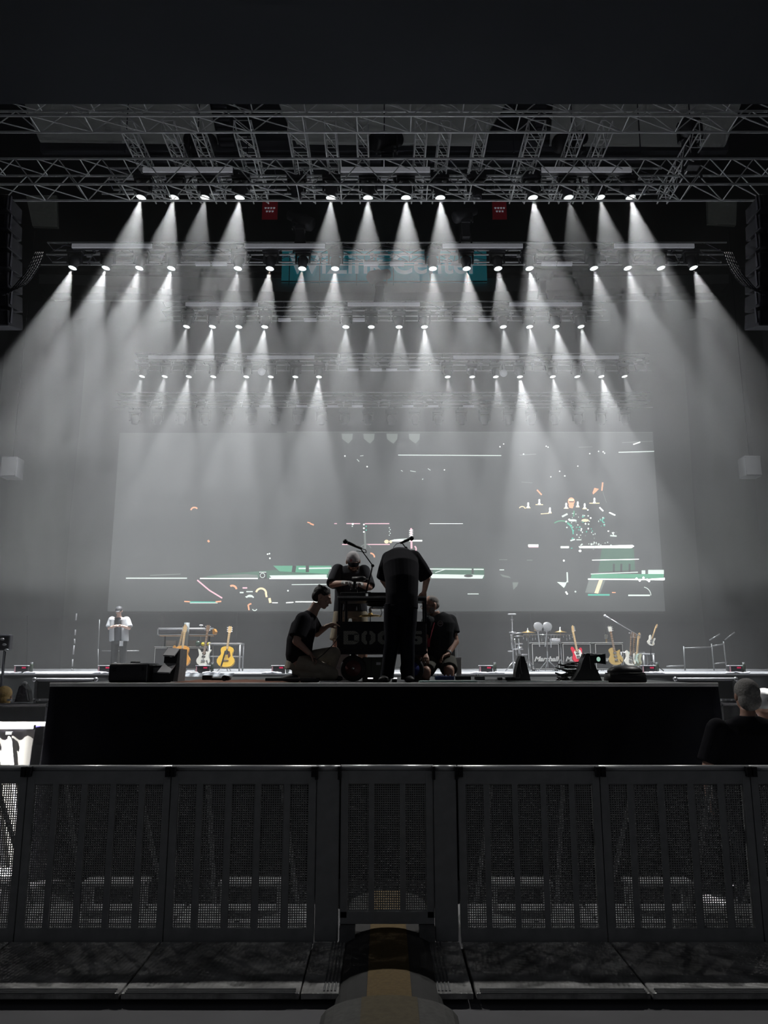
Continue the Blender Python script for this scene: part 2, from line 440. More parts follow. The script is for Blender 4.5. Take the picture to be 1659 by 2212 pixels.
# cable ramp through the gate
YEL = mat('faded_yellow_tread', (.15, .10, .035), .7, scale=40, var=.4, bump=.5)
def ramp(m, y0, y1, u0, u1, lift=0, rad=.325, hh=.13):
    prof = [(rad * math.sin(R(-90 + 180 * (u0 + (u1-u0) * i / 14))) , hh * math.cos(R(-90 + 180 * (u0 + (u1-u0) * i / 14))) ** .8) for i in range(15)]
    pts = [(x, z - .06 + lift) for x, z in prof]
    n = len(pts)
    m.add([(x, y0, z) for x, z in pts] + [(x, y1, z) for x, z in pts] + [(x, y0, z-.02) for x, z in pts] + [(x, y1, z-.02) for x, z in pts],
          [(i, i+1, n+i+1, n+i) for i in range(n-1)] + [(2*n+i, 3*n+i, 3*n+i+1, 2*n+i+1) for i in range(n-1)] + [(i, 2*n+i, 2*n+i+1, i+1) for i in range(n-1)] + [(n+i, n+i+1, 3*n+i+1, 3*n+i) for i in range(n-1)] + [(0, n, 3*n, 2*n), (n-1, 3*n-1+0, 4*n-1, 2*n-1)])
t = thing('cable_ramp', 'black domed cable ramp with yellow stripe passing under the gate', 'cable ramp', (.03, 0, 0))
m = MB(); ramp(m, 4.72, 6.9, 0.02, .98); m.build('dome', RUB, t)
m = MB(); ramp(m, 4.74, 6.9, .37, .63, .003); m.build('yellow_stripe', YEL, t)
t = thing('cable_ramp', 'nearest raised end section of the domed cable ramp', 'cable ramp', (.03, 0, 0))
m = MB(); ramp(m, 3.6, 4.74, 0.0, 1.0, .02, .39, .15); m.build('dome', mat('worn_ramp_rubber', (.10, .10, .095), .7, scale=30, var=.4, bump=.4), t)
m = MB(); ramp(m, 3.6, 4.735, .37, .63, .024, .39, .15); m.build('yellow_stripe', mat('worn_yellow_tread', (.11, .09, .05), .7, scale=30, var=.4, bump=.4), t)
for s, lab in ((-1, 'low grey floor panel at the very bottom left'), (1, 'low grey floor panel at the very bottom right')):
    m = MB(); m.bbox((s * 2.3, 4.0, -.04), (3.7, 1.35, .03), .006); o = m.build('floor_panel', RUB); tag(o, lab, 'floor panel', 'loose floor panels')

# ================================================================== SMALL STAGE
def wavy_skirt(path, ztop, zbot, flare, amp, freq, nz=14, seed=0):
    """cloth hanging from a path of (x, y, nx, ny) with folds"""
    m = MB(); vs = []; n = len(path)
    for j in range(nz):
        f = j / (nz - 1); z = ztop + (zbot - ztop) * f
        for i, (x, y, nx, ny) in enumerate(path):
            q = amp * (f ** .6) * (math.sin(i * freq + seed) + .6 * math.sin(i * freq * .37 + 2 * seed)) + flare * f
            q += .03 * noise.noise(V((x * 1.5, y * 1.5 + seed, z * 2)))*min(1, f*3)
            vs.append((x + nx * q, y + ny * q, z))
    m.add(vs, [(j*n+i, j*n+i+1, (j+1)*n+i+1, (j+1)*n+i) for j in range(nz-1) for i in range(n-1)])
    return m
t = thing('small_stage', 'small raised stage wrapped in black cloth behind the barrier', 'stage', (0, 9.8, 0))
SX, SY0, SY1 = 3.30, 7.8, 12.2
m = MB(t.location); m.bbox((0, (SY0+SY1)/2, BD - .03), (2*SX, SY1-SY0, .06), .008)
m.build('deck', mat('black_deck_board', (.035, .035, .038), .35, scale=4, var=.3), t)
m = MB(t.location); m.box((0, SY0 - .012, BD - .012), (2*SX, .02, .022)); m.cyl((-SX, SY0 - .014, BD + .004), (SX, SY0 - .014, BD + .004), .012, n=10); m.build('edge_strip', mat('deck_edge_highlight', (.8, .8, .8), .4), t)  # round white trim added to give the bright highlight line along the deck
path = []
for i in range(30): path.append((-SX, SY1 - (SY1 - SY0) * i / 29, -1, 0))
for i in range(90): path.append((-SX + 2 * SX * i / 89, SY0 - .015, 0, -1))
for i in range(30): path.append((SX, SY0 + (SY1 - SY0) * i / 29, 1, 0))
m = wavy_skirt(path, BD - .02, -.05, .09, .022, .9); m.off = t.location
m.build('skirt', BLACK, t, True)
# ================================================================== MAIN STAGE, SCREEN AND CURTAINS
SF = 16.0
STAGE = mat('grey_stage_deck', (.19, .195, .205), .6, scale=1.5, var=.25)
t = thing('main_stage', 'wide main stage deck with dark cloth front under the haze', 'stage', (0, 24, 0))
m = MB(t.location); m.box((0, (SF + 33) / 2, DECK - .05), (34, 33 - SF, .1)); m.build('deck', STAGE, t)
m = MB(t.location); m.box((0, SF - .02, DECK - .015), (34, .03, .03)); m.build('edge_strip', PALE, t)
path = [(-17 + 34 * i / 399, SF - .03, 0, -1) for i in range(400)]
m = wavy_skirt(path, DECK - .03, -.05, .05, .03, .8, nz=8, seed=3); m.off = t.location
m.build('skirt', mat('dark_grey_stage_cloth', (.045, .048, .05), .8), t, True)
# screen
SY = 31.9
tl, tr, bl, br = W(249, 935, SY), W(1412, 933, SY), W(232, 1320, SY), W(1437, 1320, SY)
SCRM = mat('led_screen_face', (.03, .03, .032), .5, emis=.060, ecol=(.90, .98, 1), var=.02)
t = thing('led_screen', 'giant video screen behind the main stage showing a faint stage picture', 'screen', (0, SY, bl.z))
hw = (br.x - bl.x) / 2 ; cxs = (br.x + bl.x) / 2
m = MB(t.location); m.box((cxs, SY + .1, (tl.z + bl.z) / 2), (2 * hw, .2, tl.z - bl.z)); m.build('panel', SCRM, t)
m = MB(t.location); m.box((cxs, SY + .3, (tl.z + bl.z) / 2), (2 * hw + .1, .12, tl.z - bl.z + .1)); m.build('back_frame', BLKM, t)
for i in range(-3, 4):
    m = MB(t.location); m.box((i * 3.1, SY + .5, (DECK + bl.z) / 2), (.12, .12, bl.z - DECK)); m.build('support_leg', BLKM, t)
def smat(n, c, e): return mat('screen_' + n, (0, 0, 0), .6, emis=e, ecol=c, var=0)
SC = [smat('white', (.95, 1, .97), 2.6), smat('pale', (.8, .9, .85), 1.2), smat('green', (.12, .55, .32), .8), smat('dim_green', (.12, .34, .22), .5),
      smat('orange', (1, .45, .25), 1.3), smat('warm', (1, .8, .5), 1.4), smat('pink', (1, .6, .7), 1.2), smat('teal', (.1, .8, .6), .8),
      smat('dark', (.3, .3, .33), .06), smat('grey', (.75, .85, .8), .30)]
m = MB(t.location); _d = [0]
def sp(c, *pts):
    """picture element on the screen, corners given as seen in the photo"""
    m.cur = c; _d[0] += 1; y = SY - .012 - _d[0] * .0004
    vs = [W(px, py, y) for px, py in pts]; n = len(vs)
    m.add(vs, [tuple(range(n))])
def sl(c, x0, y0, x1, y1, w):
    d = V((x1 - x0, y1 - y0)); L = d.length or 1; nx, ny = -d.y / L * w / 2, d.x / L * w / 2
    sp(c, (x0 + nx, y0 + ny), (x1 + nx, y1 + ny), (x1 - nx, y1 - ny), (x0 - nx, y0 - ny))
def so(c, x, y, rx, ry=None, n=12):
    ry = ry or rx
    sp(c, *[(x + rx * math.cos(2 * math.pi * i / n), y + ry * math.sin(2 * math.pi * i / n)) for i in range(n)])
def arc(c, x, y, r, a0, a1, w, n=10):
    for i in range(n):
        p, q = R(a0 + (a1 - a0) * i / n), R(a0 + (a1 - a0) * (i + 1) / n)
        sl(c, x + r * math.cos(p), y - r * math.sin(p), x + r * math.cos(q), y - r * math.sin(q), w)
# stage edge in the picture, left
sl(1, 272, 1249, 404, 1249, 2.4); sl(9, 324, 1243, 390, 1240, 2)
sp(3, (432, 1249), (470, 1241), (708, 1222), (710, 1249)); sp(2, (590, 1222), (716, 1222), (708, 1240), (604, 1234))
sp(9, (440, 1245), (530, 1240), (556, 1242), (558, 1248)); sp(1, (582, 1243), (706, 1241), (706, 1248), (586, 1248))
sl(0, 432, 1249.5, 557, 1249.5, 2); sl(0, 582, 1249.5, 712, 1249.5, 2.4); sl(1, 645, 1228, 716, 1227, 3)
sl(8, 636, 1222, 634, 1236, 8); sl(8, 664, 1222, 664, 1236, 7)
sl(8, 568, 1236, 568, 1250, 16); sl(1, 560, 1236, 575, 1236, 1.5); arc(1, 567, 1243, 5, 0, 360, 1.4)
sl(6, 426, 1253, 452, 1275, 3); sl(6, 452, 1275, 480, 1292, 3)
sl(4, 398, 1299, 412, 1300, 2.4); sl(7, 410, 1300.5, 466, 1301, 2.6); sl(1, 410, 1302.5, 470, 1302.5, 1.6); sl(4, 466, 1300, 478, 1299, 3)
arc(4, 420, 1104, 8, 40, 165, 3); sl(4, 449, 1167, 452, 1171, 4)
sl(4, 664, 1128, 671, 1130, 2.4); sl(4, 670, 1131, 678, 1134, 3)
arc(4, 502, 1274, 9, 10, 120, 4); sl(6, 524, 1270, 534, 1270, 3); sl(1, 518, 1280, 526, 1280, 3); sl(1, 532, 1278, 546, 1278, 2.4)
arc(5, 564, 1282, 11, 0, 165, 4); sl(5, 574, 1280, 576, 1290, 4)
arc(1, 540, 1294, 8, 20, 160, 3); sl(4, 536, 1306, 538, 1318, 3); sl(4, 537, 1306, 543, 1304, 3); sl(5, 582, 1292, 584, 1302, 5); arc(1, 550, 1314, 5, 200, 340, 2)
sl(1, 530, 1289, 545, 1289, 2); sl(0, 588, 1302, 600, 1302, 1.6); sl(0, 618, 1302, 634, 1301, 1.8); sl(0, 638, 1300, 705, 1300, 2); sl(1, 630, 1263, 710, 1262, 1.6)
for x, y in ((578, 1197), (583, 1206), (582, 1196), (622, 1276)): so(0, x, y, 1.4)
# guitarists' shapes in the middle
for x0, x1, y in ((748, 778, 1131), (788, 841, 1131), (739, 765, 1176), (790, 842, 1176), (722, 728, 1131)): sl(6, x0, y, x1, y, 2)
sl(0, 846, 1168, 912, 1168, 2.6); sl(1, 850, 1166, 880, 1164, 2)
sl(9, 788, 1148, 789, 1185, 4); arc(9, 790, 1188, 12, 180, 20, 2)
for k in range(5): so(7 if k % 2 else 0, 786 + (k % 2) * 5, 1133 + k * 4, 1.6)
so(0, 762, 1132, 2); so(1, 761, 1137, 1.4)
so(5, 835, 1170, 5, 4); so(5, 844, 1170, 3, 3)
for k in range(5): so(1, 841 + (k % 2) * 2, 1140 + k * 4, 1.2)
sl(6, 888, 1141, 889, 1185, 4); arc(6, 892, 1186, 7, 60, -60, 3)
for k in range(4): sl(0, 884, 1146 + k * 4, 892, 1145 + k * 4, 1.4)
arc(4, 800, 1204, 9, 0, 90, 3)
sl(0, 928, 1131, 1000, 1131, .8)
# right: edge band, riser
sp(3, (935, 1226), (1046, 1227), (1046, 1249), (935, 1248)); sp(1, (928, 1240), (1046, 1242), (1042, 1250), (932, 1249)); sl(1, 920, 1229, 1045, 1230, 2.6); sl(1, 940, 1237, 964, 1229, 1.6)
sl(8, 1021, 1228, 1021, 1240, 4); so(8, 1012, 1244, 10, 3)
sl(1, 1079, 1231, 1089, 1231, 2); sp(9, (1080, 1240), (1100, 1245), (1104, 1249), (1086, 1246))
sp(9, (1107, 1258), (1120, 1258), (1117, 1266), (1109, 1274)); sp(1, (1203, 1257), (1222, 1258), (1228, 1249), (1221, 1266), (1218, 1270))
sp(3, (1300, 1185), (1369, 1185), (1372, 1231), (1292, 1236)); sp(2, (1278, 1240), (1434, 1240), (1434, 1249), (1276, 1249))
for x in (1326, 1342, 1360): sl(8, x, 1218, x, 1236, 4)
sp(0, (1250, 1180), (1366, 1177), (1370, 1180), (1364, 1184), (1252, 1184)); sl(0, 1211, 1182, 1229, 1182, 4)
sl(0, 1141, 1178.5, 1163, 1178.5, 5); sl(6, 1142, 1181.5, 1163, 1181.5, 2)
sl(0, 1279, 1210, 1380, 1208, 1.6); sl(1, 1276, 1240, 1378, 1236, 2); sl(0, 1270, 1251, 1434, 1252, 2.6)
sp(1, (1386, 1232), (1394, 1232), (1394, 1240), (1386, 1240)); sp(1, (1400, 1231), (1434, 1231), (1434, 1240), (1400, 1240)); sp(0, (1404, 1250), (1436, 1248), (1436, 1253), (1404, 1253))
sp(9, (1272, 1253), (1308, 1253), (1296, 1282), (1264, 1280)); sp(5, (1294, 1253), (1302, 1253), (1292, 1282), (1284, 1281))
sl(7, 1270, 1285, 1317, 1285, 3.4); sl(1, 1357, 1286, 1404, 1286, 3.2); arc(1, 1388, 1286, 18, 0, 80, 1.6)
for x, y in ((1375, 1250), (1382, 1254), (1390, 1248), (1398, 1252), (1402, 1255)): so(0, x, y, 2.4)
sl(9, 1078, 1209, 1096, 1209, 1.6); sl(9, 1138, 1210, 1150, 1210, 1.6); so(0, 1218, 1211, 2); so(0, 1253, 1190, 3, 2.4)
sl(1, 1010, 1283, 1034, 1283, 1.8); sl(4, 1322, 1280, 1330, 1280, 2); so(1, 1243, 1278, 2); sl(0, 1222, 1278, 1226, 1284, 3)
sl(1, 1225, 1236, 1226, 1258, 3)
# upper lines
sl(1, 860, 983, 1083, 984, 1.8); sl(9, 1123, 983, 1158, 981, 1.8); sl(1, 1336, 977, 1413, 975, 2); sl(9, 1344, 956, 1410, 953, 1.6); sl(0, 1368, 960, 1383, 955, 1.8); sl(9, 1250, 966, 1280, 965, 1.4)
for x, y in ((1080, 965), (1088, 959), (1180, 964), (1184, 966), (1274, 980), (1293, 975), (1303, 976), (1306, 979), (1190, 1030), (1220, 1028), (1209, 1018), (1248, 1007), (745, 985), (793, 1008), (960, 1015), (1131, 981)): so(0, x, y, 1.3)
sl(1, 771, 992, 776, 997, 1.4); sl(1, 778, 985, 785, 984, 1.2); sl(1, 886, 1017, 898, 1019, 1.2); sl(1, 924, 1012, 930, 1016, 1.4); sl(1, 866, 1016, 870, 1018, 1.6); sl(9, 1126, 1041, 1150, 1043, 1.2); sl(1, 912, 1036, 914, 1034, 2)
# drummer and drum kit
so(4, 1234, 1083, 7.4, 8.5); sp(4, (1228, 1090), (1240, 1090), (1237, 1098), (1230, 1097)); sp(5, (1228, 1078), (1240, 1078), (1239, 1082), (1229, 1082)); sl(8, 1229, 1084, 1240, 1084, 2)
for x, y, w in ((1165, 1090, 8), (1223, 1098, 5), (1248, 1095, 4), (1263, 1099, 5), (1284, 1087, 11), (1141, 1097, 5), (1188, 1108, 4)):
    sl(5, x - w, y, x + w, y, 1.8); so(0, x, y - 2, 3, 2); so(0, x, y - 8, 2, 4)
sl(5, 1168, 1110, 1186, 1109, 1.6); arc(5, 1128, 1101, 7, 20, 150, 2)
sp(4, (1280, 1064), (1284, 1054), (1294, 1056), (1286, 1064), (1281, 1068)); sl(4, 1302, 1042, 1300, 1060, 3); sl(4, 1160, 1058, 1170, 1069, 3); sl(9, 1302, 1062, 1310, 1086, 1)
arc(2, 1213, 1152, 27, 35, 125, 2.4); arc(7, 1213, 1152, 25, -5, 60, 2.4)
so(1, 1237, 1124, 9, 2.6); so(5, 1264, 1124, 8, 3); sl(2, 1240, 1103, 1239, 1116, 3); sl(1, 1214, 1116, 1226, 1110, 4); arc(7, 1306, 1124, 5, 90, 270, 3)
rr = random.Random(5)
for k in range(70):
    x, y = rr.gauss(1264, 24), rr.gauss(1132, 20)
    if y < 1100 or x > 1335: continue
    so(rr.choice([0, 1, 1, 7, 9]), x, y, rr.uniform(.8, 2.2), rr.uniform(.8, 2))
for k in range(14): so(1, 1258 + rr.uniform(-8, 70), 1176 + rr.uniform(-5, 2), rr.uniform(1, 2.4))
sl(0, 1295, 1096, 1303, 1104, 2.6); sl(0, 1316, 1107, 1329, 1113, 2.6); sl(1, 1232, 1168, 1242, 1165, 3); sl(1, 1245, 1166, 1256, 1166, 2); sl(1, 1318, 1157, 1332, 1158, 3); sl(1, 1322, 1150, 1326, 1156, 2)
# pale pods at the top edge of the picture
for x, g in ((750, 0), (797, 0), (847, 1), (895, 1)):
    sp(9, (x - 12, 937), (x + 12, 937), (x + 11, 949), (x + 3, 958), (x - 1, 956), (x - 11, 948))
sl(9, 620, 933.5, 1410, 934, 1.2)
m.build('screen_picture', SC, t)
# curtains
def curtain(name, x0, x1, z0, z1, Y, label, m_, waves=1.1, amp=.16, group=None, seed=0):
    n = max(12, int(abs(x1 - x0) * 9)); nz = 8; mm = MB(); vs = []
    for s in (0, .02):
        for j in range(nz):
            for i in range(n):
                x = x0 + (x1 - x0) * i / (n - 1)
                q = amp * (math.sin(x * waves * 6.3) * .6 + .5 * math.sin(x * waves * 2.7 + seed))
                vs.append((x + .05 * math.sin(j + i * .3), Y + q + s, z1 + (z0 - z1) * j / (nz - 1)))
    g = n * nz
    fs = [(j*n+i, j*n+i+1, (j+1)*n+i+1, (j+1)*n+i) for j in range(nz-1) for i in range(n-1)]
    fs += [tuple(g + k for k in reversed(f)) for f in fs]
    mm.add(vs, fs); return tag(mm.build(name, m_, None, True), label, 'curtain', group)
curtain('backdrop_curtain', -17.5, 17.5, DECK, W(829, 652, 33).z, 33, 'vast dark backdrop curtain hanging behind the video screen', DRAPE, .5, .12)
for s in (-1, 1):
    for k, (a, b, Y) in enumerate([(12.6, 15.2, 30.5), (14.2, 17.6, 27), (14.9, 17.8, 22)]):
        curtain('side_curtain', s * a, s * b, DECK, W(829, 700, 31).z, Y,
                'dark %s side curtain, %s one from the screen' % (('right', 'left')[s < 0], NTH[k]), DRAPE, .8, .14, 'side curtains of the main stage', k + s)

# ================================================================== TRUSSES
CHORD = mat('truss_tube_aluminium', (.85, .86, .88), .4, .15)
def truss(label, a, b, h, d, bay, r=.026, name='lighting_truss', group='overhead trusses', lace_r=.013, mm=CHORD, rungs=False):
    """box truss from a to b (front lower edge), h tall, d deep"""
    a, b = V(a), V(b); L = (b - a).length; u = (b - a).normalized()
    side = V((-u.y, u.x, 0)).normalized()
    if side.y < 0 or (abs(side.y) < .1 and side.x < 0): side = -side
    t = thing(name, label, 'truss', (a + b) / 2, group)
    up = V((0, 0, 1)); c = [V((0, 0, 0)), side * d, up * h, side * d + up * h]
    for k in c:
        m = MB(t.location); m.cyl(a + k, b + k, r, n=8); m.build('chord', mm, t, True)
    m = MB(t.location); n = max(1, round(L / bay))
    for i in range(n):
        p, q = a + u * L * i / n, a + u * L * (i + 1) / n; md = (p + q) / 2
        m.cyl(p, md + c[2], lace_r, n=5); m.cyl(md + c[2], q, lace_r, n=5)
        m.cyl(p + c[1], md + c[3], lace_r, n=5); m.cyl(md + c[3], q + c[1], lace_r, n=5)
        m.cyl(p, q + c[1], lace_r, n=5); m.cyl(p + c[2], q + c[3], lace_r, n=5)
        m.cyl(p, p + c[1], lace_r, n=5); m.cyl(p + c[2], p + c[3], lace_r, n=5)
        if rungs:
            m.cyl(md, md + c[1], lace_r * 1.3, n=5)
            m.cyl(p, p + c[2], lace_r, n=5); m.cyl(p + c[1], p + c[3], lace_r, n=5)
    m.build('lattice', DKMET if name == 'lamp_truss' else mm, t)
    return t
z1 = W(829, 250, 13.9).z
truss('front high truss hanging just past the dark ceiling edge', (-9.5, 13.9, z1), (9.5, 13.9, z1), .5, .5, 1.1)
z2 = W(829, 398, 15.0).z
truss('deep truss spanning left to right behind the front high truss', (-9.5, 15.0, z2), (9.5, 15.0, z2), .62, .6, .95)
for i, (x0, y0) in enumerate([(262, 240), (350, 240), (412, 240), (505, 240), (622, 240), (700, 240), (770, 240), (898, 240), (950, 240), (1030, 240), (1142, 240), (1240, 240), (1300, 240), (1510, 240)]):
    p = W(x0, 262, 14.4); zz = z1 + .02; w_ = .36 if i in (3, 4, 10) else .24
    truss('ladder truss running back from the front truss, %s from left' % NTH[i], (p.x, 14.4, zz), (p.x, 17.0, zz), .26, w_, .55, .018, 'ladder_truss', 'ladder trusses running front to back', .010, rungs=True)
LEDM = mat('led_lens_bounce_glow', (.55, .55, .6), .35, emis=.10, ecol=(.9, .92, 1), scale=60, var=.3)  # faint glow put in for light bounced up off the deck
EMW = mat('lamp_lens_glow', (1, 1, 1), .5, emis=9, ecol=(1, 1, .95), var=0)
EMW2 = mat('lamp_lens_glow_dim', (1, 1, 1), .5, emis=3.0, ecol=(1, 1, .95), var=0)
RINGM = mat('lamp_rim_halo_glow', (.8, .85, .9), .3, emis=.7, ecol=(.9, 1, 1), var=0)  # rim glows by itself, standing for the halo round a lit lens
LBODY = mat('lamp_housing_black', (.018, .018, .024), .5)
def head_lamp(d, lit, sc=1.0):
    """hanging moving head, lens at the origin pointing along d"""
    t = thing('stage_lamp', '', 'stage lamp', (0, 0, 0), 'moving stage lamps on the rig')
    piv = -d * .17 * sc
    m = MB(); rot = (-d).to_track_quat('Z', 'Y').to_matrix()
    m.lathe([(.098*sc, .0), (.108*sc, .015), (.115*sc, .09*sc), (.145*sc, .14*sc), (.145*sc, .27*sc), (.10*sc, .33*sc), (.03*sc, .34*sc)], rot=rot, n=18)
    m.build('head', LBODY, t, True)
    m = MB(); m.bbox(piv + V((0, 0, .30*sc)), (.42*sc, .22*sc, .10*sc), .02); m.build('base', LBODY, t)
    m = MB(); m.bbox(piv + V((0, 0, .235*sc)), (.40*sc, .12*sc, .04*sc), .01)
    for s in (-1, 1): m.bbox(piv + V((s * .18*sc, 0, .10*sc)), (.045*sc, .10*sc, .28*sc), .012)
    m.build('yoke', LBODY, t)
    for s in (-1, 1):
        m = MB(); m.box(piv + V((s * .1*sc, .10, .38*sc)), (.04, .28, .08)); m.cyl(piv + V((s*.1*sc, -.035, .43*sc)), piv + V((s*.1*sc, .035, .43*sc)), .04, n=10)
        m.build('clamp', DKMET, t)
    m = MB(); m.lathe([(.098*sc, .004), (.112*sc, -.010), (.102*sc, -.014), (.088*sc, .004)], rot=rot, n=20); m.build('rim', RINGM if lit else DKMET, t, True)
    m = MB(); m.ell((0, 0, 0), (.086*sc, .086*sc, .03*sc), rot=rot, n=16, m=7)
    m.build('lens', (EMW if lit > .4 else EMW2) if lit else mat('unlit_glass', (.05, .05, .06), .15), t, True)
    return t
LINES = [
 ('front', 15.9, (387, 419), (232, 1432), 368, [(308, 504), (735, 930), (1168, 1365)], [], [398]),
 ('second', 19.1, (550, 572), (100, 1572), 532, [(155, 330), (528, 703), (955, 1130), (1325, 1500)], [(422, 454), (458, 490), (786, 817), (842, 873), (1170, 1202), (1204, 1236)], [524]),
 ('third', 23.0, (671, 693), (350, 1310), 658, [(400, 558), (750, 908), (1100, 1258)], [(601, 628), (656, 684), (762, 788), (980, 1008), (1033, 1061)], [651]),
 ('fourth', 27.3, (780, 801), (290, 1402), 772, [(320, 464), (533, 680), (978, 1122), (1192, 1337)], [(750, 775), (800, 825), (834, 858), (884, 908), (1010, 1030)], [764]),
 ('fifth', 31.0, (866, 880), (250, 1405), 0, [], [(707, 730), (760, 784), (869, 893), (924, 947), (640, 664), (1000, 1024), (560, 584)], [848]),
]
ndone = 0
for k, (nm, Y, (ya, yb), (xa, xb), yl, bars, plates, tops) in enumerate(LINES):
    za, zb = W(829, ya, Y).z, W(829, yb, Y - .25).z; A, B = W(xa, ya, Y), W(xb, ya, Y)
    truss('%s lamp truss across the stage' % nm, (A.x, Y, za), (B.x, Y, za), max(.28, W(829, tops[0], Y).z - za), .4, 1.25, .024, 'lamp_truss', 'trusses that carry the stage lamps', .010)
    # lower pipe with gaps for the lamp heads
    t = thing('lamp_pipe', 'thin pipe below the %s lamp truss' % nm, 'pipe', (0, Y - .25, zb), 'pipes below the lamp trusses')
    m = MB(t.location); m.cyl((A.x, Y - .25, zb), (B.x, Y - .25, zb), .016, n=7); m.build('tube', CHORD, t, True)
    m = MB(t.location)
    for x in [i * 1.92 + .0 for i in range(-6, 7)]:
        if A.x < x < B.x:
            for dx in (-.22, .22): m.cyl((x + dx, Y - .25, zb), (x + dx, Y, za), .02, n=6)
            m.box((x, Y - .02, za + .02), (.22, .06, .05)); m.box((x, Y - .27, zb), (.26, .05, .045))
            for dx in (-.22, .22): m.box((x + dx, Y - .2, (za + zb) / 2 + .05), (.13, .04, .03))
    m.build('hanger', ALU, t)
    for i, (a, b) in enumerate(bars):
        p, q = W(a, yl, Y - .5), W(b, yl, Y - .5); c = (p + q) / 2; wd_ = .15
        t = thing('light_batten', '%s long pale light batten on the %s truss' % (NTH[i], nm), 'light batten', c, 'long light battens on the trusses')
        m = MB(t.location); m.bbox(c + V((0, .05, .02)), ((q - p).x, .12, wd_), .012); m.build('housing', LBODY, t)
        m = MB(t.location); m.bbox(c + V((0, -.02, 0)), ((q - p).x - .02, .05, wd_ * .82), .012); m.build('lens_strip', LEDM, t)
        m = MB(t.location)
        for s in (-.3, .3): m.box(c + V(((q - p).x * s, .25, .1)), (.05, .42, .05))
        m.build('bracket', DKMET, t)
    for i, (a, b) in enumerate(plates):
        p, q = W(a, yb - 2, Y - .3), W(b, yb - 2, Y - .3); c = (p + q) / 2
        t = thing('flood_light', '%s small flat flood light along the %s truss' % (NTH[i], nm), 'flood light', c, 'small flat flood lights')
        m = MB(t.location); m.bbox(c, ((q - p).x, .09, .09), .01); m.build('lens_strip', LEDM, t)
        m = MB(t.location); m.box(c + V((0, .05, .04)), ((q - p).x * .9, .08, .14)); m.build('housing', LBODY, t)
num = 0
for k, (Y, py, boost, lamps) in enumerate(ROWS):
    for i, (x, s) in enumerate(lamps):
        p = W(x, py - (2 if k else 1) + (x - 829) ** 2 * -4e-6, Y - .25); d = lamp_dir(x, .05 if k == 0 else -.05)
        t = head_lamp(d, s, 1.0)
        t.location = p
        t['label'] = '%s lit stage lamp from the left on the %s truss' % (NTH[i], NTH[k].replace('first', 'front'))
        spot(V(p) + d * .035, d, POWER * s * boost, parent=t)
for i, (x, y, Y) in enumerate([(640, 428, 15.9), (1030, 428, 15.9)]):
    t = head_lamp(V((0, -.1, -1)).normalized(), 0, 1.05); t.location = W(x, y, Y - .25)
    t['label'] = 'unlit dark stage lamp %s of centre on the front truss' % ('left', 'right')[i]
f0 = None
for i in range(22):
    x = 290 + i * 50.5
    if f0 is None:
        f0 = head_lamp(V((0, -.05, -1)).normalized(), 0, 1.15); f0['label'] = ''; f0['group'] = 'unlit lamps on the rear truss'; o = f0
    else: o = dup(f0)
    o.location = W(x, 916, 30.75)
    o['label'] = 'unlit lamp on the rear truss above the screen, counted %s from %s' % ((NTH[i] if i < 11 else NTH[21 - i]), ('left', 'right')[i >= 11])
# followspots: big dark silhouettes above the second truss
def follow_spot(p, yaw, label, k=1.0):
    t = thing('follow_spot', label, 'follow spot', p, 'large dark follow spots'); t.scale = (k, k, k)
    rot = Matrix.Rotation(R(yaw), 3, 'Z') @ Matrix.Rotation(R(118), 3, 'X')
    m = MB(); m.lathe([(.10, -.42), (.16, -.38), (.17, 0), (.21, .05), (.21, .38), (.17, .44)], (0, 0, .55), rot, 16); m.build('barrel', LBODY, t, True)
    m = MB(); m.bbox((0, 0, .24), (.3, .25, .16), .02)
    for s in (-1, 1): m.bbox((s * .23, 0, .44), (.04, .12, .42), .01)
    m.bbox((0, 0, .3), (.5, .12, .05), .01); m.build('yoke', LBODY, t)
    m = MB()
    for s in (-1, 1): m.cyl((s * .07, 0, .2), (s * .2, .1, -.5), .03, n=8)
    m.bbox((0, 0, -.1), (.26, .2, .5), .02); m.build('stand', LBODY, t)
    return t
for (x, y, Y, yaw, lab, k) in [(428, 352, 15.6, 60, 'dark follow spot above the left light batten', 1.0), (836, 350, 15.6, -55, 'dark follow spot above the truss centre', 1.0),
                            (1236, 350, 15.6, -70, 'dark follow spot above the right light batten', 1.0), (1494, 330, 15.2, -20, 'dark follow spot high at the far right', 1.1),
                            (648, 510, 19.0, 90, 'dark follow spot below the front truss, left of centre', .9), (1006, 494, 18.5, -80, 'dark tilted follow spot below the front truss, right of centre', .8),
                            (820, 630, 22.8, -50, 'dark follow spot in front of the turquoise sign', 1.0), (1172, 618, 22.8, 70, 'dark follow spot under the second truss at right', .8)]:
    follow_spot(W(x, y, Y), yaw, lab, k)
for i, (x, y) in enumerate([(565, 803), (1088, 806)]):
    t = thing('glass_lamp', 'round pale glass lamp under the %s of the fourth truss' % ('left', 'right')[i], 'lamp', W(x, y, 27.0), 'round glass lamps')
    m = MB(); m.ell((0, 0, 0), .14); m.build('globe', LEDM, t, True)
    m = MB(); m.cyl((0, 0, .1), (0, 0, .32), .06, n=10); m.build('neck', LBODY, t, True)
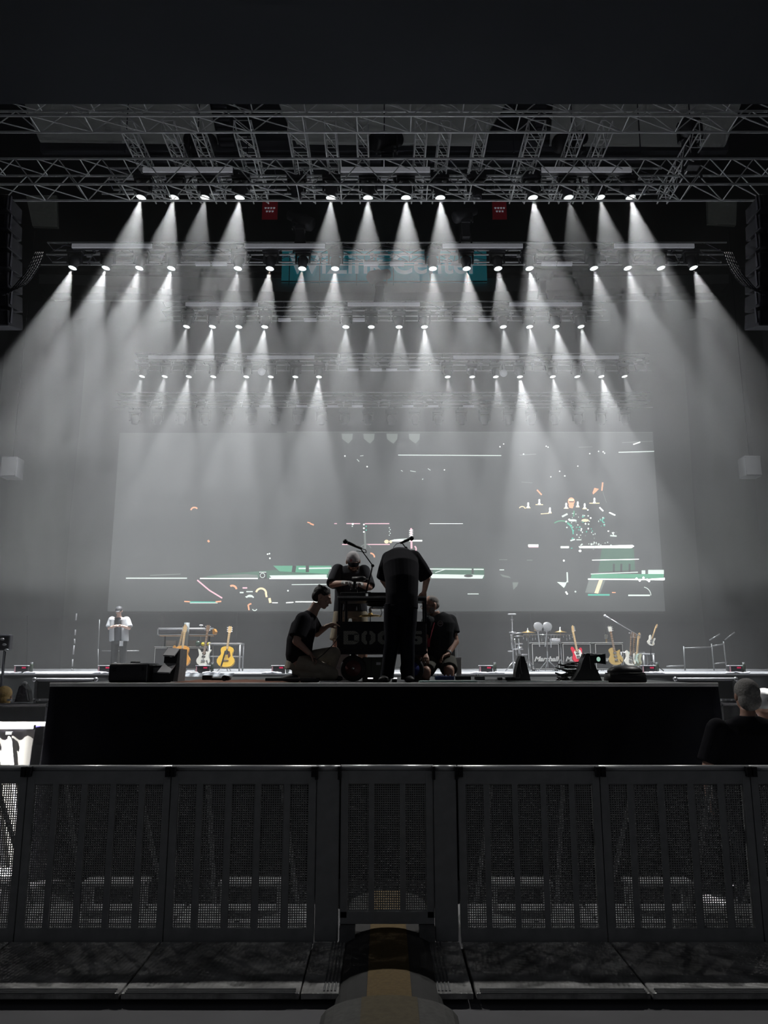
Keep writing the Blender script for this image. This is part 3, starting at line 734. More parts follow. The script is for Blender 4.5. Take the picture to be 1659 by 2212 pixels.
# unseen lamps added to light the small stage from behind and brighten the pit
def added_lamp(p, target, power, size, label, smooth=.5, col=(1, .98, .95)):
    d = (V(target) - V(p)).normalized()
    t = head_lamp(d, 1, .8); t.location = p; t['label'] = label; t['group'] = 'added unseen lamps aimed at the small stage and pit'
    spot(V(p) + d * .05, d, power, wash=True, rad=.09, size=size, blend=.5, smooth=smooth, col=col, parent=t)
    return t
for x, tx, lab, pw in ((-7.9, .2, 'added unseen lamp at left aimed at the small stage', 3400), (7.9, -.2, 'added unseen lamp at right aimed at the small stage', 3400)):
    added_lamp((x, 13.0, zs - .1), (tx, 8.8, 1.6), pw, 52, lab)
for s in (-1, 1):
    added_lamp((s * 8.6, 13.0, zs - .1) if s > 0 else (-7.2, 3.2, zs - .5), (s * 4.75, 8.1, .5), 21000 if s < 0 else 22000, 15, 'added unseen lamp high at the side, brightening the %s pit floor' % ('right', 'left')[s < 0])
# cable looms and loudspeaker hangs at both sides
PAM = mat('loudspeaker_black', (.012, .012, .02), .7)
for s in (-1, 1):
    nm = ('right', 'left')[s < 0]
    for k in range(7):
        c = W(829 + s * 858, 452 + k * 40, 13.5); 
        t = thing('line_array_speaker', 'black hanging loudspeaker at far %s, %s from the top' % (nm, NTH[k]), 'loudspeaker', c, '%s stack of hanging loudspeakers' % nm)
        rot = Matrix.Rotation(R(3 + 2.2 * k), 3, 'X'); m = MB(); m.bbox((0, 0, 0), (1.1, .6, .29), .02, rot); m.build('cabinet', PAM, t)
        m = MB(); m.box(rot @ V((0, -.31, 0)), (1.02, .01, .24), rot); m.build('grille', mat('speaker_grille', (.02, .02, .025), .6, .4), t)
        m = MB()
        for q in (-1, 1): m.box((q * .56, -.2, 0), (.02, .06, .3)); 
        m.build('rigging_bar', DKMET, t)
    for k in range(5):
        pts = []
        for i in range(17):
            u = i / 16; x = 829 + s * (735 + k * 4 + (30 + k * 9) * u + 20 * u * u); y = 545 + (1 - (1 - u) ** 2) * (60 + 6 * k) + (0 if u < .5 else (u - .5) * 30)
            pts.append(W(x, y, 13.0 + .05 * k))
        m = MB(); m.tube(pts, .014, 6); tag(m.build('hanging_cable', PAM, None, True), 'black cable looping down beside the far %s loudspeakers, %s from the stage' % (nm, NTH[k]), 'cable', 'hanging cable looms')
for i, (x, y0, y1) in enumerate([(830, 234, 292), (428, 232, 284), (1236, 236, 286), (270, 240, 330), (534, 236, 330), (1110, 240, 330), (1384, 240, 330), (1494, 236, 300)]):
    m = MB(); m.cyl((W(x, y0, 14.8).x, 14.8, 29.0), W(x, y1, 14.8), .012, n=6); tag(m.build('hoist_chain', DKMET), 'thin hoist chain in front of the roof panels, ' + ['at the picture centre', 'over the left follow spot', 'over the right follow spot', 'nearest the left edge', 'second from the left edge', 'right of centre over the truss', 'second from the right edge', 'over the far right follow spot'][i], 'chain', 'hoist chains')
# ================================================================== PEOPLE
SHIRT = mat('black_cotton_shirt', (.016, .016, .020), .9, spec=.1)
CHAR = mat('charcoal_cotton_shirt', (.045, .047, .055), .9, spec=.15)
KHAKI = mat('khaki_cotton', (.36, .32, .24), .9)
OLIVE = mat('dark_olive_cotton', (.06, .06, .05), .9)
JEAN = mat('black_jeans', (.010, .011, .016), .9, spec=.1)
HAIRB = mat('black_hair', (.012, .010, .010), .7, scale=60, var=.5, bump=.6)
HAIRG = mat('grey_hair', (.28, .27, .26), .8, scale=70, var=.5, bump=.6)
BLOND = mat('blond_hair', (.75, .52, .22), .6, scale=50, var=.35, bump=.5)
GLOVE = mat('grey_work_glove', (.42, .42, .42), .8)
SHOE = mat('dark_shoe', (.02, .02, .022), .6)
SOLE = mat('pale_shoe_sole', (.55, .55, .55), .6)
def hand(m, w, fd, pn, curl=.5, s=1.0, thumb=1):
    """palm, five bent fingers; w wrist, fd finger direction, pn palm normal (fingers curl toward it)"""
    w = V(w); fd = V(fd).normalized(); pn = V(pn); pn = (pn - fd * pn.dot(fd)).normalized(); sd = fd.cross(pn)
    m.loft([(w - fd * .02*s, .026*s, .020*s), (w + fd * .03*s, .036*s, .018*s), (w + fd * .075*s, .043*s, .016*s), (w + fd * .095*s, .040*s, .013*s)], sd, 14)
    for k, (o, L, r) in enumerate([(-.033, .062, .0085), (-.011, .078, .0092), (.011, .084, .0095), (.033, .074, .0092)]):
        p = w + fd * (.088*s) + sd * o * s * 1.05; d = (fd + sd * o * 1.6).normalized(); a = 0
        for q, f in enumerate((.45, .32, .23)):
            a += curl * (.75, .85, .6)[q]
            dd = (d * math.cos(a) + pn * math.sin(a)).normalized(); n_ = p + dd * L * f * s
            m.cap(p, n_, r * s * (1 - .1 * q), r * s * (.92 - .1 * q), 8); p = n_
    p = w + fd * .025*s + sd * .034*s*thumb
    d = (fd * .75 + sd * .62 * thumb + pn * .35).normalized(); q = p + d * .045*s
    m.cap(p, q, .013*s, .011*s, 8); m.cap(q, q + (d * .7 + fd * .4 + pn * curl * .5).normalized() * .032*s, .0105*s, .009*s, 8)
def head_shape(m, c, f, up, s=1.0):
    """skull, jaw, brow, nose, lips, ears; c centre of the head, f facing direction"""
    f = V(f).normalized(); up = V(up); up = (up - f * up.dot(f)).normalized(); sd = f.cross(up)
    rot = Matrix((sd, f, up)).transposed()
    P = lambda x, y, z: V(c) + sd * x * s + f * y * s + up * z * s
    m.ell(P(0, -.012, .025), (.076*s, .094*s, .088*s), rot, 20, 12)
    m.ell(P(0, .030, -.035), (.058*s, .062*s, .075*s), rot, 18, 10)
    m.ell(P(0, .060, -.088), (.030*s, .026*s, .024*s), rot)
    m.ell(P(0, .080, .022), (.052*s, .016*s, .012*s), rot)
    m.cap(P(0, .088, .012), P(0, .112, -.022), .009*s, .013*s, 8); m.ell(P(0, .104, -.026), (.019*s, .012*s, .010*s), rot)
    m.ell(P(0, .090, -.056), (.024*s, .012*s, .006*s), rot); m.ell(P(0, .088, -.067), (.021*s, .011*s, .006*s), rot)
    for q in (-1, 1):
        m.ell(P(q * .040, .062, -.018), (.022*s, .02*s, .02*s), rot)
        m.ell(P(q * .079, -.008, -.008), (.010*s, .020*s, .032*s), rot)
    return P, rot
def neck_shape(m, a, b, r=.055): m.loft([(a, r * 1.25, r * 1.1), ((V(a) + V(b)) / 2, r, r), (b, r * .98, r)], (1, 0, 0), 14)
def limb(m, pts, rs, n=14):
    for (a, b), (r, q) in zip(zip(pts, pts[1:]), zip(rs, rs[1:])): m.cap(a, b, r, q, n)
def shoe(loc, ank, toe, parent, mt=SHOE):
    a, b = V(ank), V(toe); m = MB(loc); d = (b - a); 
    m.loft([(a - d * .28, .030, .03), (a - d * .15, .040, .045), (a + d * .2, .043, .045), (a + d * .65, .050, .035), (b, .046, .026), (b + d * .12, .025, .015)], V((-d.y, d.x, 0)) if abs(d.x) + abs(d.y) > .01 else (1, 0, 0), 16)
    o = m.blob('shoe', mt, parent, .008, 3)
    return o
def hem(m, top, bot, r0, r1, sd, asp=.62): m.loft([(top, r0, r0 * asp), (bot, r1, r1 * asp)], sd, 20)

# ---- man bending over the cart, seen from behind
BL = V((.15, 8.4, BD)); t = thing('person', 'person in black bending over the cart with back to us, head out of sight', 'person', BL)
w = lambda x, y, Y: W(x, y, Y)
sL, sR = w(842, 1206, 8.72), w(892, 1204, 8.72)
hipL, hipR = w(848, 1305, 8.42), w(884, 1305, 8.42)
kL, kR = w(846, 1388, 8.40), w(880, 1388, 8.36)
aL, aR = w(836, 1460, 8.46), w(881, 1462, 8.40)
eL, eR = w(828, 1252, 8.85), w(922, 1250, 8.8)
hL, hR = w(846, 1283, 9.0), w(916, 1279, 9.0)
m = MB(BL)
hc = w(866, 1232, 9.12)
P, rot = head_shape(m, hc, (0, .45, -.9), (0, .9, .45))
neck_shape(m, w(866, 1208, 8.85), w(866, 1222, 9.03))
m.loft([(w(866, 1310, 8.42), .15, .10), (w(866, 1270, 8.46), .14, .10), (w(867, 1225, 8.62), .17, .11), (w(867, 1203, 8.82), .12, .07)], (1, 0, 0))
for s_, e_, h_ in ((sL, eL, hL), (sR, eR, hR)):
    limb(m, [s_, e_], [.055, .042]); limb(m, [e_, h_], [.042, .028])
    hand(m, h_, (h_ - e_), (0, .3, -1), .6, 1, 1)
for a_, b_, c_ in ((hipL, kL, aL), (hipR, kR, aR)): limb(m, [a_, b_, c_], [.08, .055, .04])
m.blob('body', SKIN, t)
m = MB(BL); m.loft([(w(868, 1316, 8.41), .178, .125), (w(868, 1290, 8.42), .176, .130), (w(868, 1255, 8.48), .185, .14), (w(866, 1225, 8.58), .205, .145), (w(864, 1203, 8.72), .195, .11), (w(864, 1192, 8.86), .12, .06)], (1, 0, 0), 26)
for s_, e_ in ((sL, eL), (sR, eR)):
    d_ = (e_ - s_); m.loft([(s_ - d_ * .15, .07, .07), (s_, .092, .085), (s_ + d_ * .5, .095, .088), (s_ + d_ * .97, .088, .080)], (1, 0, 0), 18); m.ell(s_, (.095, .09, .085))
for k in range(5): m.cap(w(848 + k * 9, 1232 + k % 2 * 14, 8.44 + .01 * k), w(852 + k * 8, 1285, 8.33), .012, .008)
m.blob('t_shirt', SHIRT, t, .008, 5)
m = MB(BL); m.loft([(w(867, 1284, 8.44), .155, .12), (w(867, 1312, 8.42), .172, .14), (w(867, 1332, 8.42), .165, .13)], (1, 0, 0), 22)
for q, (a_, b_, c_) in enumerate(((hipL, kL, aL), (hipR, kR, aR))):
    d_ = (c_ - b_)
    m.loft([(a_, .095, .10), (a_.lerp(b_, .5), .092, .095), (b_, .080, .082), (b_ + d_ * .3, .078, .082), (b_ + d_ * .7, .072, .076), (c_ + V((0, 0, .0)), .074, .080), (c_ + V((0, 0, -.03)), .078, .085)], (1, 0, 0), 18)
m.blob('trousers', JEAN, t, .008, 4)
for a_, x in ((aL, -.05), (aR, .02)): shoe(BL, V((a_.x, a_.y + .02, BD + .045)), V((a_.x + x, a_.y - .14, BD + .038)), t)

# ---- standing man with pale cap working on something behind the cart
BL = V((-.35, 9.75, BD)); t = thing('person', 'person in pale cap standing behind the cart, working with gloved hands', 'person', BL)
Y = 9.75
hc = w(763, 1213, Y - .09)
m = MB(BL); f_ = (.10, -.80, -.60); P, rot = head_shape(m, hc, f_, (0, -.6, .8), 1.06)
neck_shape(m, w(757, 1240, Y), w(760, 1222, Y - .03))
sL, sR = w(730, 1232, Y), w(786, 1234, Y)
eL, eR = w(718, 1262, Y - .16), w(797, 1268, Y - .12)
hL, hR = w(747, 1259, Y - .38), w(776, 1262, Y - .36)
hipL, hipR = w(738, 1322, Y), w(776, 1322, Y)
kL, kR = w(728, 1395, Y - .03), w(782, 1395, Y - .03)
aL, aR = V((kL.x - .02, Y, BD + .09)), V((kR.x + .02, Y, BD + .09))
m.loft([(w(757, 1325, Y), .15, .10), (w(757, 1280, Y), .14, .10), (w(758, 1245, Y), .17, .11), (w(758, 1232, Y), .12, .07)], (1, 0, 0))
for s_, e_, h_, th in ((sL, eL, hL, -1), (sR, eR, hR, 1)):
    limb(m, [s_, e_], [.055, .047]); limb(m, [e_, h_], [.048, .030])
hand(m, hL, (hL - eL), (0, -.2, -1), .7, 1, -1); hand(m, hR, (hR - eR), (0, -.2, -1), .7, 1, 1)
for a_, b_, c_ in ((hipL, kL, aL), (hipR, kR, aR)): limb(m, [a_, b_], [.08, .058]); limb(m, [b_, b_.lerp(c_, .35), c_], [.054, .062, .036])
m.blob('body', SKIN, t)
m = MB(BL)
m.loft([(w(757, 1322, Y), .215, .145), (w(757, 1290, Y), .20, .14), (w(757, 1260, Y), .20, .14), (w(758, 1240, Y), .205, .125), (w(758, 1228, Y), .15, .09), (w(758, 1222, Y), .08, .065)], (1, 0, 0), 26)
for s_, e_ in ((sL, eL), (sR, eR)):
    d_ = e_ - s_; m.loft([(s_, .085, .08), (s_ + d_ * .55, .092, .085), (s_ + d_ * 1.0, .090, .082)], (0, 1, 0), 18); m.ell(s_, .085)
for k in range(5): m.cap(w(738 + k * 9, 1262, Y - .14), w(732 + k * 12, 1318, Y - .15), .010, .014)
m.blob('t_shirt', CHAR, t, .008, 5)
m = MB(BL)
m.loft([(w(757, 1312, Y), .175, .13), (w(757, 1335, Y), .185, .14)], (1, 0, 0), 22)
for a_, b_ in ((hipL, kL), (hipR, kR)): m.loft([(a_, .10, .11), (a_.lerp(b_, .5), .102, .11), (b_ + V((0, 0, .06)), .098, .105)], (1, 0, 0), 18)
m.blob('shorts', KHAKI, t, .009, 4)
for q, (h_, e_, th) in enumerate(((hL, eL, -1), (hR, eR, 1))):
    m = MB(BL); d_ = (h_ - e_).normalized(); hand(m, h_, d_, (0, -.2, -1), .7, 1.13, th); m.loft([(h_ - d_ * .06, .036, .034), (h_ + d_ * .01, .034, .028)], (0, 1, 0)); m.blob('glove', GLOVE, t, .006, 2)
# cap with dark brim, curly hair, beard
m = MB(BL); m.ell(P(0, -.012, .045), (.088, .104, .082), rot, 22, 12); m.blob('cap', mat('pale_cap_cloth', (.62, .60, .62), .8), t, .008, 2)
brim = MB(BL); vs = []
for j in range(2):
    for i in range(11):
        a = R(20 + 140 * i / 10); rr_ = .09 if j == 0 else .165
        vs.append(P(math.cos(a) * (.078 if j == 0 else .07), .02 + math.sin(a) * rr_, .040 - .012 * j - .02 * abs(math.cos(a))))
vs += [p + P(0, 0, .006) - P(0, 0, 0) for p in vs]
brim.add(vs, [(i, i+1, 12+i, 11+i) for i in range(10)] + [(22+i, 33+i, 34+i, 23+i) for i in range(10)] + [(11+i, 12+i, 34+i, 33+i) for i in range(10)])
brim.build('cap_brim', BLACK, t, True)
m = MB(BL); 
for k in range(26):
    a = random.uniform(-2.6, -.5); m.ell(P(.088 * math.cos(a), -.02 + .1 * math.sin(a), random.uniform(-.05, .02)), random.uniform(.014, .024), n=8, m=6)
m.blob('hair', mat('brown_curly_hair', (.14, .09, .06), .8, scale=60, var=.5), t, .007, 1)
m = MB(BL); m.ell(P(0, .066, -.086), (.052, .040, .040), rot); m.ell(P(0, .095, -.045), (.03, .010, .008), rot)
for q in (-1, 1): m.ell(P(q * .052, .03, -.06), (.018, .04, .04), rot)
m.blob('beard', mat('dark_beard', (.07, .045, .035), .9, scale=60, var=.5), t, .006, 1)
m = MB(BL); c_ = P(.03, .078, .06); m.ell(c_, (.018, .006, .018), rot); m.build('cap_badge', mat('pink_badge', (.45, .18, .2), .7), t, True)
# what he holds
tt = thing('power_drill', 'dark cordless drill in the gloved hands of the capped person', 'drill', w(770, 1257, Y - .5))
c_ = tt.location.copy(); m = MB(c_); m.loft([(c_ + V((-.05, 0, .03)), .03, .03), (c_ + V((.08, -.02, .035)), .034, .034), (c_ + V((.11, -.025, .035)), .02, .02)], (0, 1, 0), 14); m.build('motor_housing', BLKP, tt, True)
m = MB(c_); m.cyl(c_ + V((.10, -.025, .035)), c_ + V((.17, -.03, .035)), .012, .006); m.build('chuck', CHROME, tt, True)
m = MB(c_); m.cyl(c_ + V((-.02, 0, .02)), c_ + V((-.03, 0, -.09)), .018, n=10); m.bbox(c_ + V((-.03, 0, -.11)), (.09, .07, .045), .008); m.build('grip', BLKP, tt, True)

# ---- kneeling man at left, side view facing right
BL = V((-1.0, 8.45, BD)); Y = 8.45
t = thing('person', 'person in black t-shirt and khaki trousers kneeling at left of the cart holding a cable', 'person', BL)
hc = w(696, 1290, Y + .02)
m = MB(BL); P, rot = head_shape(m, hc, (.92, -.10, -.38), (.38, 0, .92), 1.02)
neck_shape(m, w(672, 1327, Y), w(686, 1304, Y), .056)
sN, sF = w(655, 1340, Y - .17), w(668, 1338, Y + .18)
eN, eF = w(640, 1385, Y - .24), w(684, 1368, Y + .24)
hN, hF = w(668, 1411, Y - .22), w(706, 1353, Y + .12)
hipN, hipF = w(645, 1432, Y - .1), w(650, 1432, Y + .1)
kN, kF = w(716, 1456, Y - .16), w(722, 1412, Y + .14)
aN, aF = V((w(652, 1466, Y).x, Y - .14, BD + .06)), V((w(705, 1466, Y).x, Y + .15, BD + .10))
m.loft([(w(646, 1436, Y), .15, .10), (w(646, 1400, Y), .14, .10), (w(656, 1360, Y), .17, .11), (w(666, 1334, Y), .12, .07)], (0, 1, 0))
limb(m, [sN, eN], [.052, .042]); limb(m, [eN, hN], [.043, .028]); limb(m, [sF, eF], [.052, .042]); limb(m, [eF, hF], [.043, .028])
hand(m, hN, (hN - eN), (-.3, 0, -1), .7, 1, -1); hand(m, hF, (hF - eF) + V((.1, 0, 0)), (0, -.3, -1), .45, 1, 1)
limb(m, [hipN, kN, aN], [.08, .055, .04]); limb(m, [hipF, kF, aF], [.08, .055, .04])
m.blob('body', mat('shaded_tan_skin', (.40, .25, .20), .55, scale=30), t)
m = MB(BL)
m.loft([(w(647, 1438, Y), .17, .125), (w(645, 1415, Y), .18, .14), (w(648, 1385, Y), .185, .145), (w(656, 1355, Y), .20, .14), (w(666, 1335, Y), .17, .10), (w(674, 1324, Y), .07, .06)], (0, 1, 0), 26)
m.loft([(sN, .09, .09), (sN.lerp(eN, .45), .092, .092), (sN.lerp(eN, .82), .096, .094)], (1, 0, 0), 18); m.ell(sN, .09)
m.loft([(sF, .09, .09), (sF.lerp(eF, .5), .09, .09), (sF.lerp(eF, .85), .09, .09)], (0, 1, 0), 18); m.ell(sF, .09)
for k in range(4): m.cap(w(634 + k * 9, 1395, Y - .14), w(630 + k * 8, 1436, Y - .14), .012, .010)
m.blob('t_shirt', SHIRT, t, .008, 5)
m = MB(BL)
m.loft([(w(646, 1425, Y), .165, .13), (w(643, 1448, Y), .17, .15)], (0, 1, 0), 22)
for a_, b_, c_ in ((hipN, kN, aN), (hipF, kF, aF)):
    m.loft([(a_, .105, .105), (a_.lerp(b_, .5), .10, .10), (b_, .075, .08)], (0, 1, 0), 18); m.ell(b_, .075)
    m.loft([(b_, .07, .07), (b_.lerp(c_, .5), .072, .072), (c_, .06, .06)], (0, 1, 0), 18)
m.cap(w(640, 1452, Y - .12), w(690, 1462, Y - .2), .05, .045)
m.blob('trousers', mat('pale_khaki_trousers', (.30, .27, .22), .9, var=.3, scale=12), t, .008, 4)
m = MB(BL); m.ell(P(0, -.020, .040), (.084, .098, .083), rot, 22, 12); m.ell(P(0, -.055, -.005), (.076, .062, .07), rot)
for k in range(30):
    a = random.uniform(0, 6.28); m.ell(P(.05 * math.cos(a), -.02 + .06 * math.sin(a), .095 + random.uniform(-.015, .01)), .018, n=8, m=6)
m.blob('hair', HAIRB, t, .007, 1)
shoe(BL, V((aN.x - .05, aN.y, BD + .05)), V((aN.x - .19, aN.y, BD + .045)), t); shoe(BL, V((aF.x, aF.y, BD + .05)), V((aF.x + .15, aF.y, BD + .04)), t)
tt = MB(); pts = [hN + V((.05, -.02, -.05)), w(684, 1425, Y - .28), w(700, 1412, Y - .2), w(722, 1390, Y - .02), w(732, 1372, Y + .1)]
tt.tube(pts, .005, 6); tag(tt.build('patch_cable', BLKP, None, True), 'thin black cable from the kneeling hand up to the cart side', 'cable')

# ---- kneeling man at right, face to the left, glasses, grey beard
BL = V((.62, 9.3, BD)); Y = 9.3
t = thing('person', 'bearded person with glasses and round chest logo kneeling right of the cart, hand on thigh', 'person', BL)
hc = w(930, 1308, Y)
m = MB(BL); P, rot = head_shape(m, hc, (-.85, -.45, -.12), (-.1, -.05, 1), 1.06)
neck_shape(m, w(945, 1340, Y + .02), w(938, 1322, Y + .01), .062)
sL, sR = w(925, 1345, Y - .05), w(972, 1342, Y + .04)
eL, eR = w(916, 1388, Y - .1), w(983, 1386, Y)
hL, hR = w(918, 1412, Y - .28), w(968, 1413, Y - .16)
hipL, hipR = w(930, 1425, Y + .02), w(965, 1425, Y + .02)
kL, kR = w(920, 1450, Y - .30), w(970, 1448, Y - .28)
aL, aR = V((kL.x, Y + .08, BD + .06)), V((kR.x, Y + .1, BD + .06))
m.loft([(w(948, 1430, Y), .15, .10), (w(948, 1395, Y), .15, .11), (w(949, 1360, Y), .18, .12), (w(949, 1338, Y), .13, .07)], (1, 0, 0))
limb(m, [sL, eL, hL], [.055, .046, .03]); limb(m, [sR, eR], [.060, .047]); limb(m, [eR, hR], [.049, .030])
hand(m, hL, (hL - eL), (0, 0, -1), .5, 1, -1); hand(m, hR, V((-.75, -.5, -.35)), (0, -.5, -1), .55, 1.05, -1)
limb(m, [hipL, kL], [.085, .062]); limb(m, [hipR, kR], [.085, .062])
for b_, c_ in ((kL, aL), (kR, aR)): limb(m, [V((b_.x, b_.y, BD + .075)), V((c_.x, c_.y, BD + .065))], [.06, .04]); m.cap(b_, V((b_.x, b_.y, BD + .075)), .062, .06)
m.blob('body', SKIN, t)
m = MB(BL)
m.loft([(w(948, 1425, Y), .195, .15), (w(948, 1395, Y), .19, .155), (w(948, 1365, Y), .20, .15), (w(949, 1345, Y), .20, .125), (w(948, 1333, Y), .14, .09), (w(945, 1327, Y), .075, .065)], (1, 0, 0), 26)
for s_, e_ in ((sL, eL), (sR, eR)):
    d_ = e_ - s_; m.loft([(s_, .088, .085), (s_ + d_ * .4, .09, .088), (s_ + d_ * .62, .088, .086)], (0, 1, 0), 18); m.ell(s_, .088)
m.blob('t_shirt', mat('dark_faded_shirt', (.028, .030, .034), .9, spec=.15), t, .008, 5)
m = MB(BL)
m.loft([(w(948, 1415, Y), .17, .14), (w(948, 1436, Y), .18, .15)], (1, 0, 0), 22)
for a_, b_ in ((hipL, kL), (hipR, kR)): m.loft([(a_, .11, .11), (a_.lerp(b_, .5), .112, .10), (a_.lerp(b_, .93), .10, .09)], (1, 0, 0), 18)
m.blob('shorts', OLIVE, t, .009, 4)
m = MB(BL); m.ell(P(0, -.018, .038), (.081, .096, .080), rot, 22, 12); m.ell(P(0, -.05, -.0), (.076, .06, .06), rot); m.blob('hair', HAIRG, t, .007, 1)
m = MB(BL); m.ell(P(0, .062, -.086), (.048, .038, .036), rot); m.ell(P(0, .094, -.046), (.03, .009, .007), rot)
for q in (-1, 1): m.ell(P(q * .054, .02, -.055), (.015, .04, .04), rot)
m.blob('beard', mat('grey_beard', (.32, .28, .26), .9, scale=60, var=.5), t, .006, 1)
m = MB(BL)
for q in (-1, 1):
    pts = [P(q * .035 + .026 * math.cos(a), .094, -.002 + .018 * math.sin(a)) for a in [i * math.pi / 6 for i in range(13)]]; m.tube(pts, .003, 6)
    m.tube([P(q * .06, .094, .002), P(q * .085, .0, .004)], .003, 6)
m.tube([P(-.01, .098, .0), P(.01, .098, .0)], .003, 6); m.build('glasses', BLKP, t)
m = MB(BL); c_ = w(951, 1347, Y - .158); m.cyl(c_, c_ + V((0, -.004, 0)), .034, n=20); lg = m.build('chest_logo', mat('pale_shirt_print', (.38, .34, .34), .8), t)
m = MB(BL); m.cyl(c_ + V((0, -.003, 0)), c_ + V((0, -.006, 0)), .026, n=20); q_ = m.build('logo_centre', mat('dark_print', (.09, .06, .06), .9), lg)
m = MB(BL); m.box(c_ + V((0, -.007, .004)), (.040, .003, .010)); m.build('logo_band', mat('pale_shirt_print', (.38, .34, .34), .8), lg)
m = MB(BL); m.tube([w(938, 1345, Y - .15), w(930, 1375, Y - .19), w(926, 1398, Y - .2)], .007, 6); m.box(w(926, 1388, Y - .22), (.028, .008, .10)); m.build('lanyard', mat('red_lanyard', (.40, .05, .08), .7), t)
m = MB(BL); d_ = (hR - eR).normalized(); m.cyl(hR - d_ * .035, hR - d_ * .015, .036, n=14); m.build('wristwatch', CHROME, t, True)

# ---- standing man far left on the main stage
BL = V((W(257, 1440, 20).x, 20, DECK)); Y = 20
t = thing('person', 'person in open grey shirt and black cap standing on the main stage, hands joined', 'person', BL)
hc = w(257, 1320, Y - .05)
m = MB(BL); P, rot = head_shape(m, hc, (.05, -.86, -.5), (0, -.5, .86), 1.05)
neck_shape(m, w(257, 1334, Y), w(257, 1326, Y), .058)
sL, sR = w(242, 1340, Y), w(273, 1340, Y); eL, eR = w(236, 1357, Y - .05), w(279, 1357, Y - .05); hL, hR = w(251, 1352, Y - .3), w(262, 1352, Y - .3)
hipL, hipR = w(249, 1385, Y), w(266, 1385, Y); kL, kR = w(247, 1416, Y), w(266, 1416, Y)
aL, aR = V((kL.x, Y, DECK + .09)), V((kR.x, Y, DECK + .09))
m.loft([(w(257, 1385, Y), .15, .10), (w(257, 1340, Y), .17, .11), (w(257, 1334, Y), .12, .07)], (1, 0, 0))
for s_, e_, h_, q in ((sL, eL, hL, -1), (sR, eR, hR, 1)): limb(m, [s_, e_, h_], [.055, .046, .03]); hand(m, h_, (h_ - e_), (0, -.2, -1), .6, 1.1, q)
for a_, b_, c_ in ((hipL, kL, aL), (hipR, kR, aR)): limb(m, [a_, b_, c_], [.08, .055, .04])
m.blob('body', SKIN2, t, .010, 3)
m = MB(BL); m.loft([(w(257, 1386, Y), .19, .13), (w(257, 1360, Y), .185, .13), (w(257, 1342, Y), .19, .12), (w(257, 1334, Y), .10, .08)], (1, 0, 0), 22); m.blob('t_shirt', CHAR, t, .012, 3)
m = MB(BL)
for q, s_, e_ in ((-1, sL, eL), (1, sR, eR)):
    m.loft([(s_, .095, .10), (s_.lerp(e_, .9), .11, .10)], (0, 1, 0), 16); m.ell(s_, .10)
    m.loft([(w(257 + q * 12, 1338, Y - .01), .09, .13), (w(257 + q * 13, 1362, Y - .02), .08, .15), (w(257 + q * 13, 1385, Y - .02), .085, .15)], (1, 0, 0), 16)
m.blob('open_shirt', mat('light_grey_shirt', (.42, .43, .45), .85), t, .012, 3)
m = MB(BL); m.loft([(w(257, 1378, Y), .165, .12), (w(257, 1392, Y), .175, .13)], (1, 0, 0))
for a_, b_, c_ in ((hipL, kL, aL), (hipR, kR, aR)): m.loft([(a_, .10, .11), (b_, .085, .09), (c_, .08, .09)], (1, 0, 0), 16)
m.blob('trousers', mat('black_work_trousers', (.03, .03, .033), .9), t, .012, 3)
m = MB(BL); m.ell(P(0, -.01, .045), (.092, .105, .075), rot, 18, 10); m.ell(P(0, .09, .04), (.06, .06, .012), rot); m.blob('cap', mat('black_cap_cloth', (.05, .05, .055), .6), t, .01, 1)
for a_ in (aL, aR): shoe(BL, V((a_.x, Y, DECK + .05)), V((a_.x, Y - .17, DECK + .04)), t)
m = MB(BL); m.box(w(262, 1390, Y - .17), (.09, .012, .13)); m.build('badge', WHITE, t)

